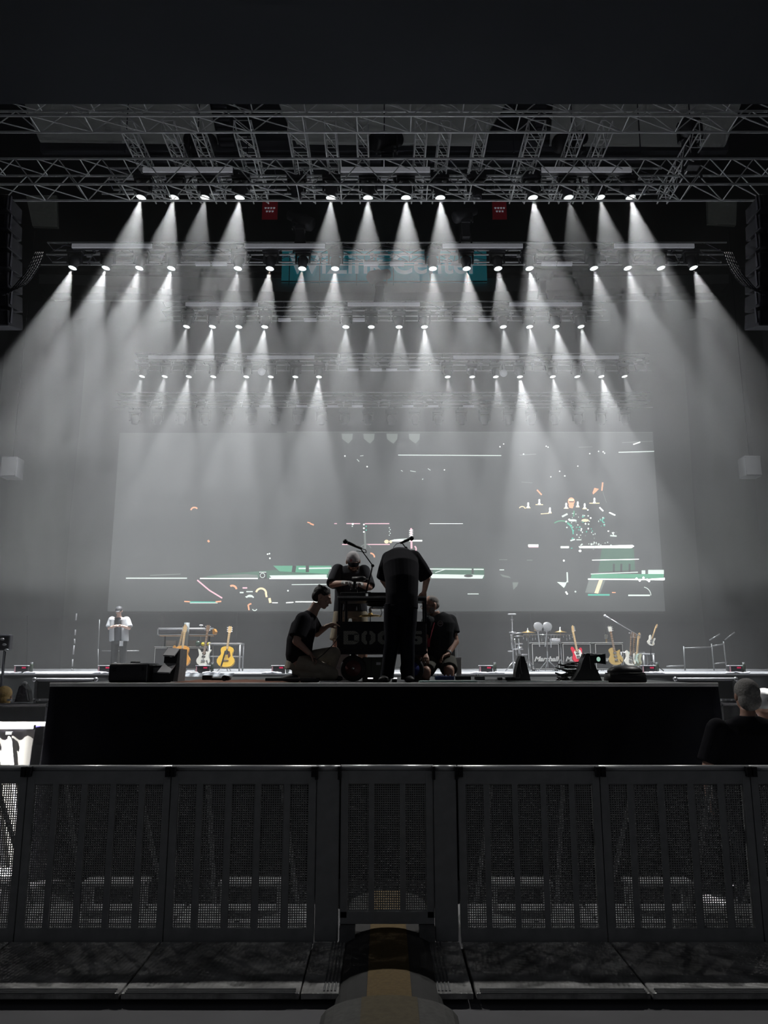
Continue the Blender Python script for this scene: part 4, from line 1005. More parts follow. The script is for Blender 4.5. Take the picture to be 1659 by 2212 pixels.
# ---- people in the pit: grey-haired head at right, white cap behind, blond head at left
def pit_person(x, y, Y, r, label, hair, shirt, long=False, cap=False, turn=(0, 1, 0), wide=1.0):
    c = W(x, y, Y); BL = V((c.x, Y, -.06)); H = c.z + .12 + .06; k = H / 1.78
    t = thing('person', label, 'person', BL)
    z = lambda f: -.06 + H * f
    m = MB(BL); P, rot = head_shape(m, c, turn, (0, .05, 1), r)
    X = c.x; neck_shape(m, (X, Y, z(.835)), (X, Y, z(.88)), .06)
    m.loft([((X, Y, z(.52)), .16, .11), ((X, Y, z(.66)), .16, .12), ((X, Y, z(.78)), .19, .12), ((X, Y, z(.83)), .12, .08)], (1, 0, 0))
    for q in (-1, 1):
        sh, el, wr = V((X + q * .20 * wide, Y, z(.80))), V((X + q * .27 * wide, Y + .03, z(.62))), V((X + q * .25 * wide, Y + .12, z(.48)))
        limb(m, [sh, el, wr], [.055, .045, .03]); hand(m, wr, (0, .15, -1), (-q, .1, 0), .4, 1, q)
        hp, kn, an = V((X + q * .10, Y, z(.51))), V((X + q * .11, Y, z(.28))), V((X + q * .12, Y, z(.05)))
        limb(m, [hp, kn, an], [.09, .06, .04])
    m.blob('body', SKIN, t, .009)
    m = MB(BL); m.loft([((X, Y, z(.50)), .21 * wide, .15), ((X, Y, z(.64)), .205 * wide, .155), ((X, Y, z(.76)), .225 * wide, .15), ((X, Y, z(.81)), .20 * wide, .11), ((X, Y, z(.845)), .08, .075)], (1, 0, 0), 24)
    for q in (-1, 1):
        sh, el = V((X + q * .20 * wide, Y, z(.79))), V((X + q * .27 * wide, Y + .03, z(.64)))
        m.loft([(sh, .085, .09), (el, .085, .085)], (0, 1, 0), 16); m.ell(sh, .085)
    m.blob('t_shirt', shirt, t, .009)
    m = MB(BL); m.loft([((X, Y, z(.48)), .18, .14), ((X, Y, z(.53)), .18, .13)], (1, 0, 0))
    for q in (-1, 1): m.loft([((X + q * .10, Y, z(.52)), .105, .12), ((X + q * .11, Y, z(.28)), .09, .095), ((X + q * .12, Y, z(.03)), .08, .09)], (1, 0, 0), 16)
    m.blob('trousers', JEAN, t, .012, 3)
    for q in (-1, 1): shoe(BL, V((X + q * .12, Y, -.01)), V((X + q * .13, Y + .17, -.02)), t)
    m = MB(BL); m.ell(P(0, -.018, .036), (.086*r, .102*r, .090*r), rot, 20, 12)
    if not cap: m.ell(P(0, -.05, -.03), (.082*r, .065*r, .075*r), rot)
    if long: m.loft([(P(0, -.02, .03), .098, .09), (P(0, -.03, -.06), .102, .09), (P(0, -.035, -.135), .108, .085)], (1, 0, 0), 20)
    m.blob('cap' if cap else 'hair', hair, t, .008, 2)
    return t, P, rot
t, P, rot = pit_person(1612, 1503, 6.75, 1.18, 'grey-haired person in black seen from behind at the right edge past the barrier', HAIRG, SHIRT, wide=1.35)
WCAP = mat('white_cap_cloth', (.75, .76, .78), .8)
t, P, rot = pit_person(1650, 1521, 7.9, 1.25, 'person in white cap mostly hidden behind the grey-haired person', WCAP, mat('grey_green_shirt', (.20, .23, .20), .9), cap=True)
m = MB(t.location); m.ell(P(0, .0, -.01), (.098, .12, .012), rot); m.build('cap_brim', WCAP, t, True)
m = MB(t.location)
for k in range(7): 
    a = P(-.03 + k * .012, -.128, .028); m.tube([a + V((0, 0, .004 * (k % 2))), a + V((.006, 0, .014 - .008 * (k % 3))), a + V((.012, 0, .002))], .0018, 4)
m.build('cap_writing', BLKP, t)
t, P, rot = pit_person(10, 1505, 12.0, 1.3, 'person with long blond hair at the left edge behind the white barrier', BLOND, mat('grey_shirt', (.25, .25, .27), .9), long=True)
# ================================================================== THE CART ON THE SMALL STAGE
CARTM = mat('dark_cart_panel', (.018, .018, .024), .5, .2)
Y = 8.75; a0, a1 = W(728, 1343, Y), W(922, 1413, Y)
x0, x1, zt, zb = a0.x, a1.x, a0.z, a1.z
L = V(((x0 + x1) / 2, Y + .22, BD))
t = thing('equipment_cart', 'dark wheeled equipment cart with large stencilled letters on its side panel', 'cart', L)
cx = (x0 + x1) / 2; wd_ = x1 - x0; dp = .46
m = MB(L); m.bbox((cx, Y + dp / 2, (zt + zb) / 2), (wd_, dp, zt - zb), .012); m.build('box', CARTM, t)
for z_, nm in ((zt - .01, 'top_edge'), (zb + .02, 'bottom_edge')):
    m = MB(L); m.box((cx, Y - .006, z_), (wd_ + .01, .02, .022)); m.build('trim', BLKM, t)
LET = mat('cart_letter_tread', (.50, .50, .44), .6, .1, scale=60, var=.35, bump=.4)
def letter(outline_list, nm):
    m = MB(L)
    for o_ in outline_list:
        m.prism([(W(px, py, Y).x, W(px, py, Y).z) for px, py in o_], Y - .012, Y - .002)
    return m.build('letter', LET, t)
T_, B_ = 1363, 1392
letter([[(742, T_), (752, T_), (752, B_), (742, B_)], [(752, T_), (766, T_), (774, T_+4), (774, T_+8), (752, T_+8)], [(752, B_-8), (774, B_-8), (774, B_-4), (766, B_), (752, B_)], [(765, T_+6), (776, T_+6), (776, B_-6), (765, B_-6)]], 'd')
letter([[(788, T_), (793, T_), (793, T_+7), (790, T_+9), (790, B_-9), (793, B_-7), (793, B_), (788, B_), (781, B_-7), (781, T_+7)], [(798, T_), (803, T_), (811, T_+7), (811, B_-7), (803, B_), (798, B_), (798, B_-7), (801, B_-9), (801, T_+9), (798, T_+7)]], 'o')
letter([[(846, T_), (846, T_+8), (830, T_+8), (826, T_+11), (826, B_-11), (830, B_-8), (846, B_-8), (846, B_), (824, B_), (816, B_-7), (816, T_+7), (824, T_)]], 'c')
letter([[(911, T_), (911, T_+7), (896, T_+7), (895, T_+10), (897, T_+11), (906, T_+11), (912, T_+15), (912, B_-4), (907, B_), (889, B_), (889, B_-7), (901, B_-7), (902, B_-10), (900, B_-12), (892, B_-12), (886, T_+14), (886, T_+4), (891, T_)]], 's')
m = MB(L)
for k in range(-30, 60):
    xa = x0 + k * .028
    p, q = V((xa, Y - .016, zb)), V((xa + (zt - zb), Y - .016, zt))
    for p_, q_ in ((p, q), (V((xa, Y - .016, zt)), V((xa + (zt - zb), Y - .016, zb)))):
        # clip to the panel
        d = q_ - p_; t0, t1 = 0, 1
        if d.x: t0 = max(0, (x0 - p_.x) / d.x); t1 = min(1, (x1 - p_.x) / d.x)
        if t1 > t0 + .02: m.cyl(p_ + d * t0, p_ + d * t1, .0011, n=4, caps=False)
m.build('wire_mesh', mat('black_wire', (.015, .015, .018), .5), t)
zr = W(829, 1290, Y).z; zs_ = W(829, 1279, Y).z
for px in (733, 919):
    for dy in (.02, dp - .02):
        m = MB(L); x_ = W(px, 1300, Y).x; m.bbox((x_, Y + dy, (zt + zr) / 2), (.028, .028, zr - zt + .02), .004); m.build('upright', BLKM, t)
m = MB(L); m.bbox((cx, Y + dp / 2, zr), (wd_ + .0, dp, .025), .006); m.build('top_shelf', ALUD, t)
m = MB(L); m.bbox((cx, Y + dp/2, zr - .03), (wd_ * .96, dp * .9, .02), .004); m.build('shelf_frame', BLKM, t)
tiny = MB(L); p = W(747, 1290, Y); tiny.cyl((p.x, Y + .1, zt), (p.x, Y + .1, zr), .016, n=8); p = W(912, 1290, Y); tiny.build('upright', BLKM, t)
TYRE = mat('black_rubber_tyre', (.014, .014, .015), .75)
for px, r_, hub in ((763, .145, mat('dark_red_hub', (.10, .03, .03), .5)), (890, .135, mat('blue_wheel_hub', (.02, .03, .16), .4))):
    for dy in (.02, dp - .06):
        c = V((W(px, 1448, Y + dy).x, Y + dy, BD + r_ + .003)); w_ = MB(L)
        rx = Matrix.Rotation(R(90), 3, 'X')
        w_.lathe([(r_ * .6, -.035), (r_ * .93, -.03), (r_, -.012), (r_, .012), (r_ * .93, .03), (r_ * .6, .035)], c, rx, 30); o = w_.build('wheel', TYRE, t, True)
        w_ = MB(L); w_.lathe([(r_ * .60, -.038), (r_ * .55, -.044), (r_ * .2, -.042), (r_ * .2, .03)], c, Matrix.Rotation(R(90), 3, 'X') , 24); w_.cyl(c + V((0, -.05, 0)), c + V((0, .05, 0)), r_ * .6, n=24)
        w_.build('hub', hub, o, True)
        w_ = MB(L); w_.cyl(c + V((0, -.062, 0)), c + V((0, -.03, 0)), .016, n=12); w_.build('axle_cap', CHROME, o, True)
m = MB(L)
for px in (763, 890): m.box((W(px, 1430, Y).x, Y + dp / 2, (zb + BD + .16) / 2 + .02), (.05, dp * .8, zb - BD - .13))
m.build('axle_mount', BLKM, t)
# things under and on the cart
def boxthing(name, label, cat, c, d, m_, lid=None, group=None, rot=0, b=.01, parts=()):
    t = thing(name, label, cat, c, group); t.rotation_euler.z = rot
    m = MB(); m.bbox((0, 0, d[2] / 2), d, b); m.build('body', m_, t)
    if lid: m = MB(); m.bbox((0, 0, d[2] + .008), (d[0] * 1.02, d[1] * 1.02, .02), .004); m.build('lid', lid, t)
    for nm, cc, dd, mm in parts:
        m = MB(); m.bbox(cc, dd, min(.004, min(dd) * .3)); m.build(nm, mm, t)
    return t
p = W(812, 1470, 8.95)
boxthing('crate', 'dark green-grey crate with strap under the cart between its wheels', 'crate', (p.x, 8.95, BD), (.30, .3, .27), mat('dark_green_crate', (.05, .055, .045), .7), None,
         parts=(('strap', (-.05, -.152, .14), (.012, .006, .26), BLKP), ('label', (.03, -.152, .2), (.05, .004, .03), PALE)))
for px, lab in ((736, 'pale storage crate standing behind the left cart wheel'), (908, 'pale storage crate standing behind the right cart wheel')):
    p = W(px, 1450, 9.5); boxthing('crate', lab, 'crate', (p.x, 9.55, BD), (.22, .25, .30), mat('pale_crate', (.62, .62, .60), .6), WHITE, parts=(('band', (0, -.127, .15), (.215, .004, .02), PALE),))
p = W(972, 1450, 9.9); boxthing('crate', 'narrow white crate standing behind the right kneeling person', 'crate', (W(990, 1450, 9.9).x, 9.9, BD), (.07, .12, .26), mat('pale_crate', (.62, .62, .60), .6), WHITE)
for px, lab, wdt in ((763, 'black rack drawer lying on the left of the cart top', .28), (816, 'black rack drawer lying on the middle of the cart top', .22)):
    p = W(px, 1284, 8.9); boxthing('drawer_case', lab, 'case', (p.x, 8.95, zr + .014), (wdt, .3, .045), BLKP, None, b=.006, parts=(('front_lip', (0, -.152, .035), (wdt * .98, .01, .012), BLKM),))
# microphones
def microphone(label, head, tail, base, elbow, cable, Yb):
    t = thing('microphone_stand', label, 'microphone stand', base)
    m = MB(t.location); m.cyl(base, elbow, .011, n=10); m.ell(elbow, .02); m.build('pole', BLKM, t, True)
    m = MB(t.location); m.cyl(elbow, tail, .007, n=8); m.build('boom', BLKM, t, True)
    d = (head - tail).normalized()
    m = MB(t.location); m.cyl(tail - d * .02, head - d * .03, .014, .019, 12); o = m.build('microphone', BLKP, t, True)
    m = MB(t.location); m.ell(head, .029); m.build('grille', BLKM, o, True)
    m = MB(t.location); m.tube(cable, .004, 6); m.build('cable', BLKP, t, True)
    m = MB(t.location); m.bbox(base + V((0, 0, .006)), (.12, .12, .012), .004); m.build('clamp_plate', BLKM, t)
    return t
Yb = 8.93
base = V((W(790, 1284, Yb).x, Yb, zr + .06)); el = W(805, 1222, Yb)
microphone('black microphone on a bent boom in front of the capped person', W(746, 1170, 8.78), W(778, 1184, 8.84), base, el, [W(778, 1184, 8.84), W(790, 1188, 8.84), W(791, 1194, 8.84), W(782, 1192, 8.86), W(770, 1190, 8.88)], Yb)
m = MB(); c = W(765, 1188, 8.87)
base = V((W(872, 1284, 9.08).x, 9.08, zr + .014)); 
microphone('black microphone on a boom just above the bent back', W(889, 1163, 9.0), W(868, 1172, 9.0), base, W(877, 1184, 9.05), [W(868, 1172, 9.0), W(856, 1175, 9.0), W(850, 1182, 9.0), W(851, 1192, 9.0)], 9.05)
# small lamp and cymbal seen through the cart frame
BRASS = mat('brass_cymbal', (.75, .50, .18), .3, .85)
p = W(800, 1335, 9.2)
t = thing('cymbal_stand', 'small brass cymbal with white felt showing through the cart frame', 'cymbal', (p.x, 9.2, zt))
m = MB(); m.lathe([(.14, .085), (.10, .10), (.03, .108), (.025, .125), (.006, .13)], n=28); m.build('cymbal', BRASS, t, True)
m = MB(); m.cyl((0, 0, 0), (0, 0, .19), .006, n=8); m.build('rod', BLKM, t); m = MB(); m.ell((0, 0, .16), (.022, .022, .03)); m.build('felt', WHITE, t, True)
m = MB(); m.cyl((0, 0, 0), (0, 0, .012), .08, n=18); m.build('foot', BLKM, t)
p = W(815, 1300, 9.15); t = thing('task_lamp', 'small black hanging work lamp under the cart shelf', 'lamp', (p.x, 8.98, zr - .045))
m = MB(); m.lathe([(.05, -.05), (.12, -.035), (.13, -.01), (.13, .002), (.02, .004)], n=24); m.build('shade', BLKM, t, True)
m = MB(); m.lathe([(.085, -.068), (.09, -.052), (.05, -.048)], n=20); m.build('diffuser', WHITE, t, True)
m = MB(); m.tube([(.04, 0, -.06), (.055, 0, -.12), (.03, 0, -.17)], .004, 6); m.build('cable', BLKP, t)

# ================================================================== OTHER THINGS ON THE SMALL STAGE
RUG = mat('red_brown_rug', (.20, .085, .05), .95, scale=8, var=.35)
a, b = WZ(352, 1476, BD), WZ(650, 1470, BD)
m = MB(); n = 40; vs = []
for j in range(8):
    for i in range(n):
        vs.append((W(352, 1476, 8.0).x + (W(655, 1470, 8.0).x - W(352, 1476, 8.0).x) * i / (n - 1), 7.95 + j * .22, BD + .006 + .018 * abs(noise.noise(V((i * .35, j * .6, 1))))))
k = len(vs); vs += [(x, y, BD + .001) for x, y, z in vs]
m.add(vs, [(j*n+i, j*n+i+1, (j+1)*n+i+1, (j+1)*n+i) for j in range(7) for i in range(n-1)] + [(i, k+i, k+i+1, i+1) for i in range(n-1)])
tag(m.build('rug', RUG, None, True), 'wrinkled red-brown rug along the left front of the small stage', 'rug')
for i, (xa, xb, yy, lab, mm) in enumerate([(905, 1050, 8.1, 'thin pale teal board lying right of the cart', mat('pale_teal_board', (.45, .60, .58), .5)), (1030, 1310, 7.98, 'long thin pale board along the right front edge of the small stage', mat('pale_board', (.55, .60, .60), .5)),
                                  (690, 730, 8.0, 'short white board by the left cart wheel', WHITE), (575, 690, 8.15, 'flat black tray on the rug by the left kneeling person', BLKP)]):
    p, q = W(xa, 1472, yy), W(xb, 1472, yy)
    m = MB(); m.bbox(((p.x + q.x) / 2, yy, BD + (.018 if i != 3 else .04)), (q.x - p.x, .16, .02 if i != 3 else .03), .006, Matrix.Rotation(R((-1) ** i * 1.2), 3, 'Z'))
    tag(m.build('board' if i != 3 else 'tray', mm), lab, 'board' if i != 3 else 'tray')
def pp(px, Y): return W(px, 1460, Y).x
# long black case with rounded corners, and its lid unit
CASE = mat('black_flight_case', (.012, .012, .018), .45)
xa, xb = pp(233, 8.05), pp(322, 8.05); ht = W(829, 1432, 8.05).z - BD - .004
t = thing('flight_case', 'large rounded black case at the left front corner of the small stage', 'case', ((xa + xb) / 2, 8.25, BD + .004))
m = MB(); m.bbox((0, 0, ht / 2), (xb - xa, .42, ht), .035); m.build('shell', CASE, t, True)
m = MB(); m.box((xb - xa) and (.19, -.212, ht / 2), (.008, .006, ht * .85)); m.build('trim', ALUD, t)
m = MB(); m.bbox((0, 0, ht + .008), (.10, .03, .014), .005); m.build('handle', ALUD, t)
for s in (-1, 1): m = MB(); m.bbox((s * .15, -.214, ht * .7), (.03, .01, .04), .003); m.build('latch', BLKM, t)
xa2, xb2 = pp(323, 8.1), pp(352, 8.1)
t = thing('equipment_box', 'small black box with knobs between the large case and the tall slanted unit', 'box', ((xa2 + xb2) / 2, 8.3, BD + .004))
m = MB(); m.bbox((0, 0, .09), (xb2 - xa2 - .012, .3, .18), .01); m.build('body', CASE, t)
m = MB(); m.bbox((0, -.152, .13), ((xb2 - xa2) * .7, .006, .05), .002); m.build('panel', ALUD, t)
# tall slanted unit with grey faces (pedal rack)
def tilted(name, parts, label, cat, loc):
    t = thing(name, label, cat, loc)
    for nm, outline, ya, yb, mm in parts:
        m = MB(); m.prism(outline, ya, yb); m.build(nm, mm, t)
    return t
Yc = 8.15; lc = V((pp(368, Yc), Yc, BD + .002)); lx = lambda px, py: (W(px, py, Yc).x - lc.x, W(px, py, Yc).z - lc.z)
t = tilted('slanted_rack', [
    ('body', [lx(352, 1471), lx(376, 1472), lx(386, 1440), lx(388, 1402), lx(364, 1399), lx(358, 1416), lx(356, 1432), lx(351, 1450)], -.04, .26, CASE),
    
    
    ('side_plate', [lx(376, 1472), lx(386, 1472), lx(390, 1440), lx(392, 1402), lx(388, 1402), lx(382, 1440)], -.045, .24, ALUD),
    ('knob', [lx(370, 1413), lx(377, 1413), lx(376, 1420), lx(371, 1420)], -.075, -.052, CHROME),
    ('switch', [lx(361, 1444), lx(367, 1444), lx(367, 1446), lx(361, 1446)], -.07, -.052, CHROME)],
    'tall narrow slanted rack with grey faces and black middle beside the black case', 'rack', lc)
for nm, q0, q1, q2, q3, dep in (('upper_face', (361, 1415), (385, 1416), (390, 1401), (366, 1399), .10), ('lower_face', (350, 1451), (376, 1452), (383, 1433), (357, 1432), .12)):
    m = MB(); vs = []
    for q, yy in ((q0, -.05 - dep), (q1, -.05 - dep), (q2, -.045), (q3, -.045)): a_ = lx(*q); vs.append((a_[0], yy, a_[1]))
    vs += [(x, y + .004, z - .012) for x, y, z in vs]
    m.add(vs, [(0,1,2,3),(7,6,5,4),(0,4,5,1),(1,5,6,2),(2,6,7,3),(3,7,4,0)]); m.build(nm, PALE if nm[0] == 'u' else mat('mid_grey_panel', (.36, .36, .38), .6), t)
p = V((pp(452, 8.3), 8.3, BD + .02)); t = thing('cable_clamp', 'black clamp with twin knobs lying on the rug', 'clamp', p)
m = MB(); m.bbox((-.02, 0, .035), (.10, .06, .05), .008); m.build('jaw', BLKP, t); m = MB(); m.cyl((.02, 0, .02), (.2, -.02, .02), .012, n=8); m.build('arm', BLKM, t)
m = MB(); m.cyl((.17, -.05, .03), (.17, .03, .03), .030, n=12); m.cyl((.205, -.05, .03), (.205, .03, .03), .024, n=12); m.build('knobs', BLKP, t)
# folded black cone stand
def cone_unit(x, Yq, outline, label, extra):
    lc = V((pp(x, Yq), Yq, BD + .003)); f = lambda px, py: (W(px, py, Yq).x - lc.x, max(0, W(px, py, Yq).z - lc.z))
    t = thing('cloth_covered_stand', label, 'stand', lc)
    m = MB(); pts = [f(*q) for q in outline]; m.prism(pts, -.07, .10); m.build('cover', BLKP, t)
    m = MB()
    for q0, q1, y_, w2 in extra: a_, b_ = f(*q0), f(*q1); m.cyl((a_[0], y_, a_[1]), (b_[0], y_, b_[1]), w2, n=6)
    m.build('edge_piping', ALUD, t)
    return t, f
t, f = cone_unit(1122, 8.1, [(1111, 1471), (1144, 1471), (1139, 1448), (1130, 1418), (1122, 1417), (1117, 1430), (1112, 1452)], 'tall black tapering covered stand right of the cart', [((1121, 1420), (1121, 1440), -.075, .003), ((1121, 1440), (1125, 1456), -.075, .003), ((1120, 1456), (1120, 1464), -.075, .003), ((1107, 1464), (1120, 1464), -.075, .003)])
p = V((pp(1092, 8.1), 8.1, BD + .003)); t = thing('foot_pedal', 'flat black foot pedal left of the tall tapering stand', 'pedal', p)
m = MB(); m.bbox((0, 0, .015), (.24, .12, .03), .006); m.build('base', BLKP, t)
for i, x_ in enumerate((-.06, .02, .07)):
    m = MB(); m.bbox((x_, 0, .045), (.045, .08, .03), .006); m.build('switch_block', BLKP, t)
m = MB(); m.bbox((.03, -.02, .062), (.1, .05, .005), .002); m.build('top_plate', ALU, t)
# camera on a covered tripod
t, f = cone_unit(1262, 8.1, [(1230, 1473), (1298, 1473), (1290, 1455), (1276, 1425), (1270, 1412), (1262, 1412), (1255, 1428), (1250, 1445), (1240, 1462)], 'black covered tripod carrying the camera, at the right of the small stage', [((1269, 1418), (1272, 1445), -.075, .003)])
p = W(1282, 1424, 8.1)
t = thing('video_camera', 'compact camera with open hood on top of the black covered tripod', 'camera', p)
m = MB(); m.bbox((-.02, 0, .0), (.12, .12, .08), .01); m.build('body', BLKP, t)
m = MB(); m.prism([(.02, -.035), (.02, .04), (.105, .055), (.105, -.05)], -.06, .06); m.build('hood', BLKM, t)
m = MB(); 
for q in ((.105, .055, .105, -.05),): m.box((.108, 0, .002), (.006, .13, .11))
m.build('hood_rim', ALU, t)
m = MB(); m.bbox((.0, 0, .05), (.16, .11, .014), .004, Matrix.Rotation(R(5), 3, 'Y')); m.build('top_plate', ALU, t)
m = MB(); m.ell((.035, -.062, .0), (.02, .01, .024)); m.build('glass', mat('camera_glass', (.5, .8, .7), .2, emis=.5, ecol=(.6, 1, .8)), t, True)
m = MB(); m.bbox((-.09, 0, .03), (.05, .1, .05), .008); m.build('viewfinder', BLKP, t)
p = V((pp(1224, 8.25), 8.25, BD + .003))
t = thing('cable_bundle', 'glossy heap of black cable and clamps left of the covered tripod', 'cables', p)
for k in range(16):
    m = MB(); r_ = random.uniform(.05, .09); c_ = V((random.uniform(-.06, .08), random.uniform(-.03, .06), .02 + k * .012)); tl = random.uniform(-.5, .5)
    pts = [c_ + V((r_ * math.cos(a), r_ * math.sin(a), tl * r_ * math.cos(a))) for a in [i * math.pi / 6 for i in range(13)]]
    m.tube(pts, .007, 6); m.build('coil', mat('glossy_black_cable', (.03, .03, .03), .2), t, True)
# round black bag
p = V((pp(1350, 8.2), 8.2, BD + .003)); t = thing('round_bag', 'low round black drum bag with domed lid at the right front of the small stage', 'bag', p)
m = MB(); m.lathe([(.20, 0), (.215, .02), (.21, .085), (.195, .10)], n=32); m.build('body', BLKP, t, True)
m = MB(); m.lathe([(.175, .10), (.178, .125), (.15, .155), (.09, .178), (.02, .183)], n=32); m.build('lid', BLKP, t, True)
m = MB(); m.lathe([(.20, .097), (.203, .104), (.18, .106)], n=32); m.build('zip', mat('dark_zip', (.06, .06, .065), .4), t, True)
# pedal boards by the right kneeling man, small lights on deck
NAVY = mat('navy_pedal_metal', (.02, .035, .14), .4)
for i, (px, Yq, w2, mm, lab) in enumerate([(960, 8.35, .20, NAVY, 'navy blue effects pedal in front of the right kneeling person'), (1000, 8.4, .16, BLKP, 'black effects pedal to the right of the navy one'), (1036, 8.45, .10, ALUD, 'small grey effects pedal, furthest right of three')]):
    t = boxthing('effects_pedal', lab, 'pedal', V((pp(px, Yq), Yq, BD + .03)), (w2, .12, .04), mm, None, 'effects pedals on the deck', b=.006)
    for k in range(4 if i == 0 else 2): m = MB(); m.cyl((-w2 * .35 + k * w2 * .22, 0, .04), (-w2 * .35 + k * w2 * .22, 0, .055), .008, n=10); m.build('knob', CHROME, t)
for i, (px, Yq) in enumerate([(800, 8.6), (815, 8.9), (852, 8.62)]):
    t = boxthing('puck_light', 'small black puck lamp with white top under the cart, %s' % ('leftmost', 'raised and second', 'rightmost')[i], 'lamp', V((pp(px, Yq), Yq, BD + .001)), (.055, .05, .035 + .03 * (i == 1)), BLKP, None, 'small puck lamps', b=.006)
    m = MB(); m.bbox((0, 0, .042 + .03 * (i == 1)), (.06, .05, .012), .004); m.build('top', mat('puck_glow', (.9, .9, .9), .4, emis=1.2, ecol=(1, 1, 1)), t)
m = MB(); m.tube([V((pp(1010, 8.6), 8.6, BD + .012)), V((pp(1080, 8.5), 8.5, BD + .03)), V((pp(1200, 8.7), 8.7, BD + .01))], .008, 6); tag(m.build('stage_cable', ALUD, None, True), 'pale cable crossing the deck behind the tall tapering stand', 'cable')

# ================================================================== GEAR ON THE MAIN STAGE
STRING = mat('steel_strings', (.7, .7, .7), .3, .8)
FRET = mat('rosewood_neck', (.20, .12, .07), .5); MAPLE = mat('maple_neck', (.70, .48, .24), .45)
def guitar(label, loc, body_m, kind='electric', neck_m=MAPLE, guard=None, tilt=-12, roll=0, sc=1.0, stand=True, group='guitars on stands', head_m=None):
    t = thing('guitar', label, 'guitar', loc, group)
    t.rotation_euler = (R(-tilt), R(roll), 0); t.scale = (sc,) * 3
    if kind == 'acoustic':
        half = [(0, .0), (.01, .08), (.04, .15), (.10, .195), (.16, .20), (.22, .175), (.27, .135), (.31, .125), (.36, .14), (.41, .145), (.45, .125), (.475, .07), (.48, .03)]
        th = .10; nb = .46
        L_, R_ = half, half
    elif kind == 'single_cut':
        L_ = [(0, .0), (.01, .07), (.04, .125), (.09, .16), (.14, .165), (.19, .145), (.24, .115), (.29, .115), (.34, .13), (.38, .125), (.41, .09), (.42, .03)]
        R_ = [(0, .0), (.01, .07), (.04, .125), (.09, .16), (.14, .165), (.19, .145), (.24, .115), (.28, .115), (.32, .13), (.355, .135), (.35, .10), (.32, .05), (.34, .03)]
        th = .05; nb = .36
    elif kind == 'double_cut':
        L_ = [(0, .0), (.01, .07), (.05, .13), (.10, .155), (.15, .15), (.20, .12), (.24, .11), (.30, .125), (.36, .15), (.385, .155), (.37, .11), (.30, .06), (.30, .03)]
        R_ = L_; th = .04; nb = .30
    else:
        L_ = [(0, .0), (.01, .06), (.04, .12), (.09, .155), (.14, .155), (.19, .125), (.24, .115), (.30, .13), (.36, .145), (.41, .135), (.43, .11), (.40, .07), (.34, .05), (.33, .03)]
        R_ = [(0, .0), (.01, .06), (.04, .12), (.09, .155), (.14, .155), (.19, .125), (.23, .115), (.28, .125), (.33, .135), (.37, .125), (.38, .10), (.35, .06), (.33, .05), (.33, .03)]
        th = .045; nb = .33
    out = [(-x, z) for z, x in L_] + [(x, z) for z, x in reversed(R_[1:])]
    m = MB(); m.prism(out, -th / 2, th / 2); m.build('body', body_m, t)
    m = MB(); m.bbox((0, -th/2 - .004, (nb + .80) / 2 - .02), (.05, .03, .80 - nb + .06), .008); m.build('neck', neck_m, t)
    m = MB()
    for k in range(9): m.box((0, -th/2 - .020, nb + .03 + k * (.74 - nb) / 9 * (1 + .03 * k)), (.050, .003, .004))
    m.build('frets', STRING, t)
    m = MB()
    if kind == 'electric': m.prism([(-.025, .79), (.025, .79), (.045, .82), (.05, .95), (.02, .985), (-.01, .95), (-.025, .84)], -th/2 - .005, -th/2 + .012)
    else: m.prism([(-.022, .79), (.022, .79), (.04, .82), (.045, .93), (.025, .96), (0, .945), (-.025, .96), (-.045, .93), (-.04, .82)], -th/2 - .005, -th/2 + .012)
    m.build('headstock', head_m or neck_m, t)
    for k in range(6):
        m = MB(); s = -1 if (k % 2 == 0 and kind != 'electric') else 1; z_ = .83 + (k // 2 if kind != 'electric' else k / 2) * .045
        m.cyl((s * .04, -th/2, z_), (s * .066, -th/2, z_), .009, n=8); m.build('tuner', CHROME, t)
    if kind == 'acoustic':
        m = MB(); m.cyl((0, -th/2 - .002, .335), (0, -th/2, .335), .052, n=24); m.build('sound_hole', BLKP, t)
        m = MB(); m.bbox((0, -th/2 - .006, .15), (.14, .012, .025), .004); m.build('bridge', FRET, t)
        m = MB(); m.prism([(.03, .30), (.06, .38), (.08, .33), (.10, .26), (.06, .20), (.04, .24)], -th/2 - .004, -th/2); m.build('pickguard', mat('dark_brown_guard', (.12, .05, .03), .4), t)
        m = MB(); m.bbox((-.055, -th/2 - .01, .19), (.035, .01, .36), .004, Matrix.Rotation(R(8), 3, 'Y')); m.build('strap', BLKP, t)
    else:
        for z_ in (.155, .235, .305)[: 3 if kind == 'electric' else 2]:
            m = MB(); m.bbox((0, -th/2 - .006, z_ + (.05 if kind != 'electric' else 0)), (.085, .014, .028), .004); m.build('pickup', BLKP if guard else CHROME, t)
        m = MB(); m.bbox((0, -th/2 - .008, .115), (.085, .018, .03), .004); m.build('bridge', CHROME, t)
        for k in range(3): m = MB(); m.cyl((.09 + k * .015, -th/2 - .014, .12 - k * .03), (.09 + k * .015, -th/2, .12 - k * .03), .011, n=10); m.build('knob', CHROME if guard else BRASS, t)
        if guard:
            m = MB(); m.prism([(-.04, .32), (-.09, .28), (-.06, .18), (-.05, .10), (.02, .09), (.10, .13), (.11, .22), (.09, .31), (.04, .34), (.03, .30)], -th/2 - .0035, -th/2); m.build('pickguard', guard, t)
    m = MB()
    for k in range(6): m.cyl((-.018 + k * .0072, -th/2 - .022, .12), (-.018 + k * .0072, -th/2 - .016, .84), .0012, n=4, caps=False)
    m.build('strings', STRING, t)
